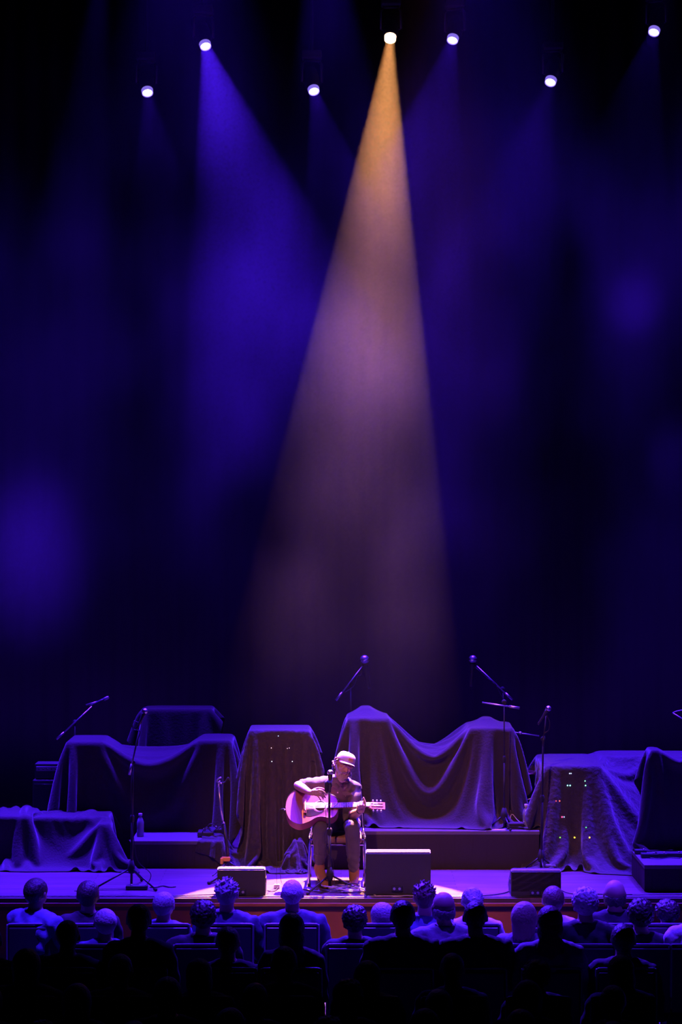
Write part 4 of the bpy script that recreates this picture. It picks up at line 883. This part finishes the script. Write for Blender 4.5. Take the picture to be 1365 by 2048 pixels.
# cap with a curved peak
bm = NB(); seg, rg = 40, 12
rings = []
for j in range(rg + 1):
    t_ = j / rg; z = 0.036 + 0.088 * math.sin(t_ * math.pi / 2) ** 0.85; k = math.cos(t_ * math.pi / 2) ** 0.55 if j < rg else 0.02
    rings.append([bm.verts.new(H(0.087 * k * math.cos(a), 0.006 + 0.105 * k * math.sin(a) * (1.0), z + 0.010 * (-math.sin(a)) * (1 - t_))) for a in [2 * math.pi * q / seg for q in range(seg)]])
for a, b in zip(rings, rings[1:]):
    for q in range(seg): bm.faces.new((a[q], a[(q + 1) % seg], b[(q + 1) % seg], b[q]))
bm.faces.new(rings[-1]); cp = obj('cap', bm, M['cap'], pl, True); so = cp.modifiers.new('t', 'SOLIDIFY'); so.thickness = 0.003
bm = NB(); lo = []
for i in range(17):
    a = math.pi * (0.10 + 0.80 * i / 16); row = []
    for j in range(6):
        u = j / 5; x = (0.084 + 0.004 * u) * math.cos(a) * (1 - .06 * u); y = -0.100 * math.sin(a) - 0.066 * u * math.sin(a) ** 0.8
        row.append(bm.verts.new(H(x, y + .006, 0.050 - 0.016 * u + 0.012 * math.sin(a) * u - 0.16 * x * x / 0.084 * (0.6 + u))))
    lo.append(row)
for a, b in zip(lo, lo[1:]):
    for j in range(5): bm.faces.new((a[j], a[j + 1], b[j + 1], b[j]))
pk = obj('cap_peak', bm, M['cap'], cp, True); so = pk.modifiers.new('t', 'SOLIDIFY'); so.thickness = 0.004
bm = NB(); box(bm, H(0, -.098, 0.078), (.045, .003, .030), HR @ Euler((-.35, 0, 0)).to_matrix(), .001); obj('cap_patch', bm, mat('ochre_patch', (0.55, 0.30, 0.08), 0.7), cp)
bm = NB(); ball(bm, H(0, 0.006, .124), .007, sub=2); obj('cap_button', bm, M['cap'], cp, True)
# beard and curls
rng = random.Random(5); bm = NB()
for s in (-1, 1):
    for t_ in range(7):
        u = t_ / 6; ball(bm, H(s * (.073 - .035 * u ** 1.5), -.010 - .052 * u, -.022 - .070 * u), (.010 + .010 * u, .016 + .008 * u, .018), HR, 2)
ball(bm, H(0, -.072, -.105), (.042, .034, .036), HR, 2); ball(bm, H(0, -.082, -.128), (.030, .024, .026), HR, 2)
for s in (-1, 1): ball(bm, H(.016 * s, -.094, -.050), (.019, .010, .008), HR, 2); ball(bm, H(.033 * s, -.086, -.066), (.010, .012, .018), HR, 2)
for i in range(60):
    s = rng.uniform(-1, 1); ball(bm, H(.05 * s, -.060 - .028 * (1 - s * s), -.105 - .028 * (1 - s * s) + rng.uniform(-.014, .012)), rng.uniform(.006, .010), sub=1)
link('beard', remesh(bm, 0.004, 1), M['beard'], pl, True)
bm = NB()
ball(bm, H(0, .045, -.015), (.078, .062, .055), HR, 3)
for i in range(70):
    s = -1 if rng.random() < .62 else 1; ball(bm, H(s * rng.uniform(.070, .094), rng.uniform(-.01, .07), rng.uniform(-.055, .038)), rng.uniform(.007, .013), sub=1)
link('hair', remesh(bm, 0.0045, 1), M['hair'], pl, True)
for s in (-1, 1):                                        # closed eyelids and eyebrows
    bm = NB(); chain(bm, [H(.018 * s, -.092, .012), H(.032 * s, -.093, .016), H(.046 * s, -.084, .012)], [.004, .005, .0035], 8); obj('eyebrow', bm, M['hair'], pl, True)
bm = NB(); tube(bm, spline([H(.082, 0.0, -.03), H(.098, -.015, -.055), H(.100, -.03, -.085), H(.085, -.03, -.095)], 5), .003, 6); obj('earpiece_wire', bm, M['white'], pl, True)
bm = NB(); c = J['lw'].lerp(Vector((0.178, 0.175, 0.742)), .15); ax = (Vector((0.178, 0.175, 0.742)) - J['le']).normalized()
q = rot_to(ax); tube(bm, [c + q @ Vector((.034 * math.cos(a), .029 * math.sin(a), 0)) for a in [2 * math.pi * k / 24 for k in range(25)]], .004, 6); obj('wristband', bm, M['rubber'], pl, True)
# ---------------------------------------------------------------- the seats and the people in them
M['seat_black'] = mat('black_seat_shell', (0.03, 0.03, 0.035), 0.5)
M['seat_edge'] = mat('pale_seat_edge', (0.22, 0.22, 0.25), 0.4)
M['seat_cloth'] = mat('dark_seat_cloth', (0.04, 0.03, 0.04), 0.9)
SKIN2 = mat('skin_audience', (0.50, 0.32, 0.25), 0.55)
HAIR = {'white': mat('white_hair', (0.70, 0.68, 0.66), 0.55, bump=0.7, bscale=45), 'grey': mat('grey_hair', (0.34, 0.33, 0.32), 0.55, bump=0.7, bscale=45), 'dark': mat('dark_hair', (0.045, 0.035, 0.03), 0.45, bump=0.7, bscale=45),
        'brown': mat('brown_hair', (0.12, 0.075, 0.045), 0.5, bump=0.7, bscale=45), 'blonde': mat('pale_blonde_hair', (0.55, 0.45, 0.32), 0.5, bump=0.6, bscale=45)}
TOPS = {'navy': mat('navy_shirt', (0.07, 0.08, 0.13), 0.85, bump=0.2, bscale=30), 'black': mat('black_jacket', (0.022, 0.022, 0.025), 0.85, bump=0.2, bscale=30), 'grey': mat('grey_jumper', (0.25, 0.25, 0.27), 0.9, bump=0.3, bscale=30),
        'white': mat('white_shirt', (0.75, 0.75, 0.76), 0.85, bump=0.2, bscale=40), 'blue': mat('blue_shirt', (0.14, 0.18, 0.32), 0.85, bump=0.2, bscale=30)}
SEATZ = FLOORZ + 0.43
def seat_parts(t, mesh=None):
    if mesh is None:
        mesh = {}
        bm = NB(); box(bm, (0, 0.26, 0.43), (0.37, 0.46, 0.09), bevel=0.03); mesh['seat'] = (bm, 'seat_cloth')
        bm = NB(); box(bm, (0, 0.01, 0.72), (0.415, 0.05, 0.50), bevel=0.022); mesh['backrest'] = (bm, 'seat_cloth')
        bm = NB(); box(bm, (0, -0.022, 0.71), (0.39, 0.02, 0.48), bevel=0.009); mesh['back_shell'] = (bm, 'seat_black')
        bm = NB(); tube(bm, spline([(-.208, -.018, .50), (-.209, -.018, .93), (-.198, -.018, .968), (-.16, -.018, .977), (.16, -.018, .977), (.198, -.018, .968), (.209, -.018, .93), (.208, -.018, .50)], 5), 0.0085, 8); mesh['edge_trim'] = (bm, 'seat_edge')
        out = {}
        for k, (b_, m_) in mesh.items():
            o = obj(k, b_, M[m_], t, k != 'back_shell'); out[k] = o.data
        for s in (-1, 1):
            bm = NB(); box(bm, (0.20 * s, 0.22, 0.32), (0.035, 0.34, 0.60), bevel=0.01); o = obj('side_frame', bm, M['seat_black'], t); out['side_frame%d' % s] = o.data
            bm = NB(); box(bm, (0.20 * s, 0.24, 0.645), (0.05, 0.32, 0.03), bevel=0.012); o = obj('armrest', bm, M['seat_black'], t); out['armrest%d' % s] = o.data
        return out
    for k, me in mesh.items(): link(k.rstrip('-1'), me, None, t)
    return mesh
SEATM = [None]
PLACED = []
def seat(x, Y, label):
    if any(abs(Y - b) < .1 and abs(x - a) < .40 for a, b in PLACED): return
    PLACED.append((x, Y))
    t = thing('auditorium_seat', label, 'seat', (x, Y, FLOORZ), group='seats of the audience')
    SEATM[0] = seat_parts(t, SEATM[0])
# body: local origin on the seat, z up from the seat pan, facing +y
def body_meshes(w_=1.0, neck=0.0, dz=0.0, arms=True):
    def shape(bm, e):
        loft(bm, [((0, .0, .02), .17 * w_ + e, .12 + e, 0), ((0, -.01, .12), .165 * w_ + e, .12 + e, 0), ((0, -.02, .26), .165 * w_ + e, .115 + e, 0), ((0, -.02, .40), .18 * w_ + e, .11 + e, 0), ((0, -.01, .49), .19 * w_ + e, .095 + e, 0),
                  ((0, 0, .545), .14 * w_ + e, .075 + e, 0), ((0, 0.0, .585), .075 + e, .062 + e, 0)])
        for s in (-1, 1):
            chain(bm, [(s * .10, 0, .52), (s * .185 * w_, .0, .49), (s * .225 * w_, .03, .34), (s * .235 * w_, .06, .22)], [.06 + e, .068 + e, .056 + e, .048 + e])
            chain(bm, [(s * .235 * w_, .06, .22), (s * .17, .24, .18), (s * .09, .33, .17)], [.046 + e, .040 + e, .030 + e * .2])
    bm = NB(); shape(bm, -.006)
    chain(bm, [(0, 0.0, .56), (0, .01, .64), (0, .02, .69)], [.058, .055, .055])
    ball(bm, (0, .012, .728), (.081, .099, .094), sub=3); ball(bm, (0, .045, .675), (.062, .066, .068), sub=3); ball(bm, (0, .112, .705 + dz), (.012, .016, .016), sub=2)
    for s in (-1, 1):
        ball(bm, (s * .084, .02, .700), (.010, .019, .032), sub=2)
        chain(bm, [(s * .09, .02, .05), (s * .11, .30, .06), (s * .11, .44, .03)], [.085, .075, .062]); chain(bm, [(s * .11, .44, .03), (s * .11, .46, -.36)], [.058, .042]); chain(bm, [(s * .11, .44, -.38), (s * .11, .58, -.395)], [.038, .030])
        for k in range(4): chain(bm, [(s * (.085 - .012 * k), .34, .175 - .014 * k), (s * (.04 - .012 * k), .37, .160 - .014 * k)], [.010, .008], 8)
        chain(bm, [(s * .09, .33, .19), (s * .06, .37, .195)], [.012, .009], 8)
    body = remesh(bm, 0.010, 1)
    bm = NB(); shape(bm, .008); top = remesh(bm, 0.012, 2)
    crease(top, lambda x, y, z: 0.004 * np.sin(z * 50 + x * 40) + .003 * np.sin(x * 75 - z * 30))
    bm = NB()
    for s in (-1, 1): chain(bm, [(s * .09, .0, .04), (s * .11, .30, .06), (s * .11, .44, .03)], [.098, .085, .072]); chain(bm, [(s * .11, .44, .03), (s * .11, .46, -.34)], [.068, .055])
    tr = remesh(bm, 0.012, 1)
    return body, top, tr
BM_ = {'m': body_meshes(1.0), 'w': body_meshes(1.12), 's': body_meshes(.88)}
def hair_mesh(kind, seed):
    rng = random.Random(seed); bm = NB(); c = Vector((0, .008, .752))
    def cap(rx, ry, rz, cut, bk=0.0):                    # shell of hair over the crown, cut low at the back
        ball(bm, c, (rx, ry, rz), sub=4)
        for v in list(bm.verts):
            lim = cut - 0.045 + 0.05 * min(1, max(0, (v.co.y + .05) / .05)) + 0.9 * max(0, v.co.y - .03)
            if v.co.z < lim: v.co.z = lim - (lim - v.co.z) * .12
    if kind == 'short': cap(.082, .098, .094, .70)
    elif kind == 'buzz': cap(.0775, .094, .090, .71)
    elif kind == 'spiky':
        cap(.080, .096, .092, .70)
        for i in range(120):
            d = Vector((rng.gauss(0, 1), rng.gauss(-.3, 1), abs(rng.gauss(.5, .8)))).normalized(); p = c + Vector((d.x * .078, d.y * .094, d.z * .090)); tube(bm, [p, p + d * rng.uniform(.014, .026) + Vector((0, 0, .006))], [.009, .003], 5)
    elif kind == 'curly':
        cap(.084, .098, .096, .69)
        for i in range(420):
            d = Vector((rng.gauss(0, 1), rng.gauss(-.4, 1), rng.gauss(.3, .8))).normalized()
            if d.z < -.55 or (d.y > .5 and d.z < .3): continue
            ball(bm, c + Vector((d.x * .088, d.y * .102, d.z * .098)), rng.uniform(.006, .012), sub=1)
    elif kind == 'bob':
        ball(bm, (0, -.008, .735), (.090, .098, .108), sub=4)
        for i in range(20):
            a = math.pi * (1.0 + i / 19); chain(bm, [(.070 * math.cos(a), .074 * math.sin(a) - .01, .69), (.070 * math.cos(a), .070 * math.sin(a) - .015, .612 + .006 * math.sin(i * 2.1))], [.017, .009], 7)
    elif kind == 'long':
        cap(.085, .099, .095, .72); ball(bm, (0, -.02, .69), (.086, .082, .09), sub=4); ball(bm, (0, -.055, .58), (.092, .052, .12), sub=4); ball(bm, (0, -.075, .46), (.085, .038, .11), sub=4)
        for i in range(18):
            u = -1 + 2 * i / 17; chain(bm, [(.078 * u, -.085 + .03 * u * u, .55), (.082 * u, -.105 + .03 * u * u, .42), (.070 * u, -.10 + .03 * u * u, .345 + .015 * math.sin(i * 1.7))], [.015, .014, .006], 7)
    elif kind == 'bun':
        cap(.082, .098, .093, .70); ball(bm, (0, -.105, .735), (.034, .030, .030), sub=3)
        for k in range(7): tube(bm, [(.075 * math.cos(a), -.02, .752 + .085 * math.sin(a)) for a in [.2 + .4 * k]] + [(.03 * math.cos(.2 + .4 * k), -.098, .74 + .03 * math.sin(.2 + .4 * k))], [.014, .012], 6)
    elif kind == 'bald':                                 # only a ring of hair round the back
        for i in range(34):
            a = math.pi * (0.95 + 1.1 * i / 33); p = Vector((.070 * math.cos(a), .010 + .082 * math.sin(a), .700 + .004 * math.sin(i))); ball(bm, p, (.012, .012, .034), sub=2)
    for v in bm.verts: v.co = Vector((v.co.x * 1.09, v.co.y * 1.07, .728 + (v.co.z - .752) * (1.08 if v.co.z > .70 else 1.2)))
    return remesh(bm, 0.006 if kind in ('spiky', 'curly') else 0.007, 1)
HM = {}
def person(px, py, row_y, style, hcol, top, label, size='m', yaw=0.0, roll=0.0, sc=1.0, grp=None, with_seat=True, slabel=None):
    """px, py: top of the head in the photograph; row_y: depth of the row."""
    p = at(px, py, row_y)
    if (style, 0) not in HM: HM[(style, 0)] = hair_mesh(style, 3)
    h = {'spiky': .858, 'curly': .850, 'buzz': .834, 'bald': .823}.get(style, .841) * sc
    z0 = max(SEATZ + 0.015, p.z - h)
    body, tp, tr = BM_[size]
    s_ = (p.z - z0) / (h / sc)
    o = link('person', body, None, None, True)
    if not len(body.materials): body.materials.append(SKIN2)
    lean = p.x - math.sin(roll) * .6
    o.location = (lean if roll else p.x, row_y, z0); o.rotation_euler = (R(2), roll, R(yaw)); o.scale = (max(s_, .95), 1, s_)
    tag(o, label, 'person', grp)
    c1 = link('top', tp.copy() if False else tp, None, o, True)
    if not len(tp.materials): tp.materials.append(TOPS['navy'])
    c1.material_slots[0].link = 'OBJECT'; c1.material_slots[0].material = TOPS[top]
    c2 = link('trousers', tr, None, o, True)
    if not len(tr.materials): tr.materials.append(TOPS['black'])
    hm = HM[(style, 0)]; c3 = link('hair', hm, None, o, True)
    if not len(hm.materials): hm.materials.append(HAIR['dark'])
    c3.material_slots[0].link = 'OBJECT'; c3.material_slots[0].material = HAIR[hcol]
    if with_seat: seat(lean if roll else p.x, row_y - 0.14, slabel or 'seat under the ' + ' '.join(label.split()[:12]).rstrip(','))
    return o
ROW = [-2.9, -3.7, -4.55, -5.45, -6.35, -7.25]
PEOPLE = [
    (74, 1752, 0, 'short', 'dark', 'blue', 'man at the far left of the front row, head turned right over a blue collar', 'w', -35, 0),
    (176, 1757, 0, 'short', 'dark', 'black', 'dark-haired person second from the left in the front row', 'm', 5, 0),
    (209, 1814, 1, 'short', 'white', 'blue', 'white-haired person bowing left beside a pale blue shoulder, second row', 's', 20, 0.06),
    (329, 1780, 0, 'short', 'grey', 'blue', 'person with cropped grey hair left of the brown stage front', 'm', -20, 0),
    (455, 1750, 0, 'spiky', 'grey', 'navy', 'man with tousled grey hair before the small left monitor', 'w', -15, 0),
    (585, 1756, 0, 'buzz', 'white', 'navy', 'white-haired man in navy shirt below the guitarist', 'w', 0, 0),
    (764, 1800, 0, 'bob', 'grey', 'white', 'small grey-haired person with pale shoulders right of the dark curly head', 's', 10, 0),
    (850, 1757, 0, 'spiky', 'brown', 'blue', 'man with spiky hair right of the biggest monitor', 'm', -5, 0),
    (887, 1783, 1, 'bald', 'grey', 'grey', 'balding man with a ring of hair and grey shoulders, second row', 'w', 15, 0),
    (945, 1770, 0, 'bun', 'grey', 'white', 'person with hair pulled into a small bun in a white shirt', 'm', 5, 0),
    (1052, 1797, 1, 'bob', 'blonde', 'grey', 'woman with a pale blonde bob in a patterned top', 'm', -25, 0),
    (1107, 1768, 0, 'short', 'brown', 'white', 'brown-haired person with pale sleeve behind the long-haired head', 'm', 0, 0),
    (1171, 1769, 1, 'curly', 'white', 'black', 'person with a curly white cloud of hair on the right', 'm', 0, 0),
    (1230, 1759, 0, 'bald', 'dark', 'black', 'man with a smooth shaved head on the right', 'm', 0, 0),
    (1335, 1795, 0, 'curly', 'dark', 'blue', 'person with dark curls near the right edge of the front row', 'm', 10, 0),
    (1390, 1775, 1, 'short', 'brown', 'white', 'person cut by the right edge of the picture in a white top', 'm', 20, 0),
    (278, 1803, 2, 'short', 'dark', 'black', 'dark head between the two grey-haired people on the left, third row', 'm', 0, 0),
    (407, 1795, 1, 'curly', 'dark', 'black', 'bushy dark head in front of the small left monitor, second row', 'w', 0, 0),
    (710, 1805, 1, 'curly', 'dark', 'black', 'dark curly head before the brown stage front, second row', 'm', 0, 0),
    (806, 1796, 2, 'short', 'dark', 'black', 'dark-haired man before the biggest monitor, third row', 'w', 0, 0),
    (951, 1799, 2, 'buzz', 'dark', 'black', 'man with cropped dark hair in front of the white shirt, third row', 'w', 0, 0),
    (1100, 1807, 2, 'long', 'brown', 'grey', 'person with long dark hair down the back, third row', 'm', 0, 0),
    (1282, 1792, 1, 'curly', 'dark', 'black', 'dark curly head right of the shaved head, second row', 'm', 0, 0),
    (584, 1822, 2, 'long', 'dark', 'black', 'dark head covering the back of the navy shirt, third row', 's', 0, 0),
]
for px, py, r_, st, hc_, tp_, lb, sz, yw, rl in PEOPLE: person(px, py, ROW[r_], st, hc_, tp_, lb, sz, yw, rl)
rng = random.Random(12)
WHERE = ['at the far left', 'left of the aisle light', 'below the low rumpled cloth', 'below the left vocal stand', 'below the left riser', 'below the small left monitor', 'below the guitarist', 'below the biggest monitor', 'below the long riser', 'below the small right monitor', 'below the coloured lights', 'below the right platform', 'at the far right']
ORD = ['third', 'fourth', 'fifth', 'sixth']
taken = {2: [951, 1100, 584, 278, 806]}
SH = [('short', 'dark'), ('curly', 'dark'), ('long', 'dark'), ('buzz', 'dark'), ('bob', 'brown'), ('short', 'brown')]
for r_ in range(2, 6):
    Y = ROW[r_]; k = F / (Y - CAMY); step = 0.56 * k; x = -20 + (r_ % 2) * step * .5; i = 0
    while x < 1400:
        px = x + rng.uniform(-10, 10); z_ = rng.uniform(.50, .60) ; py = 1024 + (CAMZ - z_) * k
        if not any(abs(px - t_) < 104 for t_ in taken.get(r_, [])):
            st, hc_ = SH[rng.randrange(6)]; n_ = min(12, int(px / 1365 * 13)) if px > 0 else 0
            person(px, py, Y, st, hc_, 'black', '%s head in the dark %s row, %s' % ({'curly': 'bushy', 'short': 'short-haired', 'long': 'long-haired', 'buzz': 'cropped', 'bob': 'bobbed'}[st], ORD[r_ - 2], WHERE[n_] if n_ != 1 else 'near the far left'), 'm', rng.uniform(-12, 12))
        x += step; i += 1
# ---------------------------------------------------------------- stage haze (after everything it lies between)
def haze_material(puffs, base):
    m = bpy.data.materials.new('stage_haze'); m.use_nodes = True; nt = m.node_tree
    nt.nodes.clear(); N, L = nt.nodes.new, nt.links.new
    out = N('ShaderNodeOutputMaterial'); vs = N('ShaderNodeVolumeScatter')
    vs.inputs['Color'].default_value = (1, 1, 1, 1); vs.inputs['Anisotropy'].default_value = 0.25
    tc = N('ShaderNodeTexCoord'); mp = N('ShaderNodeMapping'); mp.inputs['Scale'].default_value = (1.0, 0.45, 0.62)
    L(tc.outputs['Object'], mp.inputs['Vector'])
    n = N('ShaderNodeTexNoise'); n.inputs['Scale'].default_value = 0.62; n.inputs['Detail'].default_value = 2.0; n.inputs['Roughness'].default_value = 0.5
    n.inputs['Distortion'].default_value = 0.0
    L(mp.outputs[0], n.inputs['Vector'])
    mr = N('ShaderNodeMapRange'); mr.interpolation_type = 'SMOOTHSTEP'
    mr.inputs[1].default_value = 0.38; mr.inputs[2].default_value = 0.66; mr.inputs[3].default_value = 0.05; mr.inputs[4].default_value = 1.9
    L(n.outputs['Fac'], mr.inputs[0])
    sx = N('ShaderNodeSeparateXYZ'); L(tc.outputs['Object'], sx.inputs[0])
    zt = N('ShaderNodeMapRange'); zt.interpolation_type = 'SMOOTHSTEP'; zt.inputs[1].default_value = 5.8; zt.inputs[2].default_value = 8.2
    zt.inputs[3].default_value = 1.0; zt.inputs[4].default_value = 0.20; L(sx.outputs['Z'], zt.inputs[0])     # thin under the roof
    zx = N('ShaderNodeMath'); zx.operation = 'MULTIPLY'; L(mr.outputs[0], zx.inputs[0]); L(zt.outputs[0], zx.inputs[1])
    acc = zx.outputs[0]
    for (px, py, Y, rx, rz, amt) in puffs:               # denser puffs: drifting clouds, and thicker haze put in to brighten the beams
        c = at(px, py, Y)
        s = N('ShaderNodeVectorMath'); s.operation = 'SUBTRACT'; s.inputs[1].default_value = c; L(tc.outputs['Object'], s.inputs[0])
        d = N('ShaderNodeVectorMath'); d.operation = 'DIVIDE'; d.inputs[1].default_value = (rx, 1.5, rz); L(s.outputs[0], d.inputs[0])
        le = N('ShaderNodeVectorMath'); le.operation = 'LENGTH'; L(d.outputs[0], le.inputs[0])
        g = N('ShaderNodeMapRange'); g.interpolation_type = 'SMOOTHERSTEP'
        g.inputs[1].default_value = 1.0; g.inputs[2].default_value = 0.0; g.inputs[3].default_value = 0.0; g.inputs[4].default_value = amt
        L(le.outputs['Value'], g.inputs[0])
        a = N('ShaderNodeMath'); a.operation = 'ADD'; L(acc, a.inputs[0]); L(g.outputs[0], a.inputs[1]); acc = a.outputs[0]
    zr = N('ShaderNodeMapRange'); zr.interpolation_type = 'SMOOTHSTEP'; zr.inputs[1].default_value = 0.8; zr.inputs[2].default_value = 5.8
    zr.inputs[3].default_value = 0.12; zr.inputs[4].default_value = 1.0; L(sx.outputs['Z'], zr.inputs[0])   # thinner at the boards
    zm = N('ShaderNodeMath'); zm.operation = 'MULTIPLY'; L(acc, zm.inputs[0]); L(zr.outputs[0], zm.inputs[1]); acc = zm.outputs[0]
    mu = N('ShaderNodeMath'); mu.operation = 'MULTIPLY'; mu.inputs[1].default_value = base
    L(acc, mu.inputs[0]); L(mu.outputs[0], vs.inputs['Density']); L(vs.outputs[0], out.inputs['Volume'])
    return m
PUFFS = [(60, 1130, 1.2, 0.85, 1.3, 16.0), (170, 700, 1.6, 0.9, 2.0, 1.2), (1270, 610, 2.4, 0.45, 0.55, 5.0), (1350, 920, 2.2, 0.5, 0.7, 2.5), (430, 260, 3.8, 0.7, 1.5, 1.3), (640, 60, 3.6, 0.9, 1.2, 1.0), (775, 330, 3.4, 0.8, 1.9, 3.2), (735, 720, 2.3, 1.0, 1.7, 3.0), (700, 1000, 1.8, 1.2, 1.3, 1.6)]
bm = NB(); box(bm, (0, 2.8, 5.2), (13.0, 6.2, 10.3))
hz = obj('stage_haze', bm, haze_material(PUFFS, 0.0037)); tag(hz, 'thin drifting haze over the whole stage, lit by the beams', 'haze', kind='stuff')
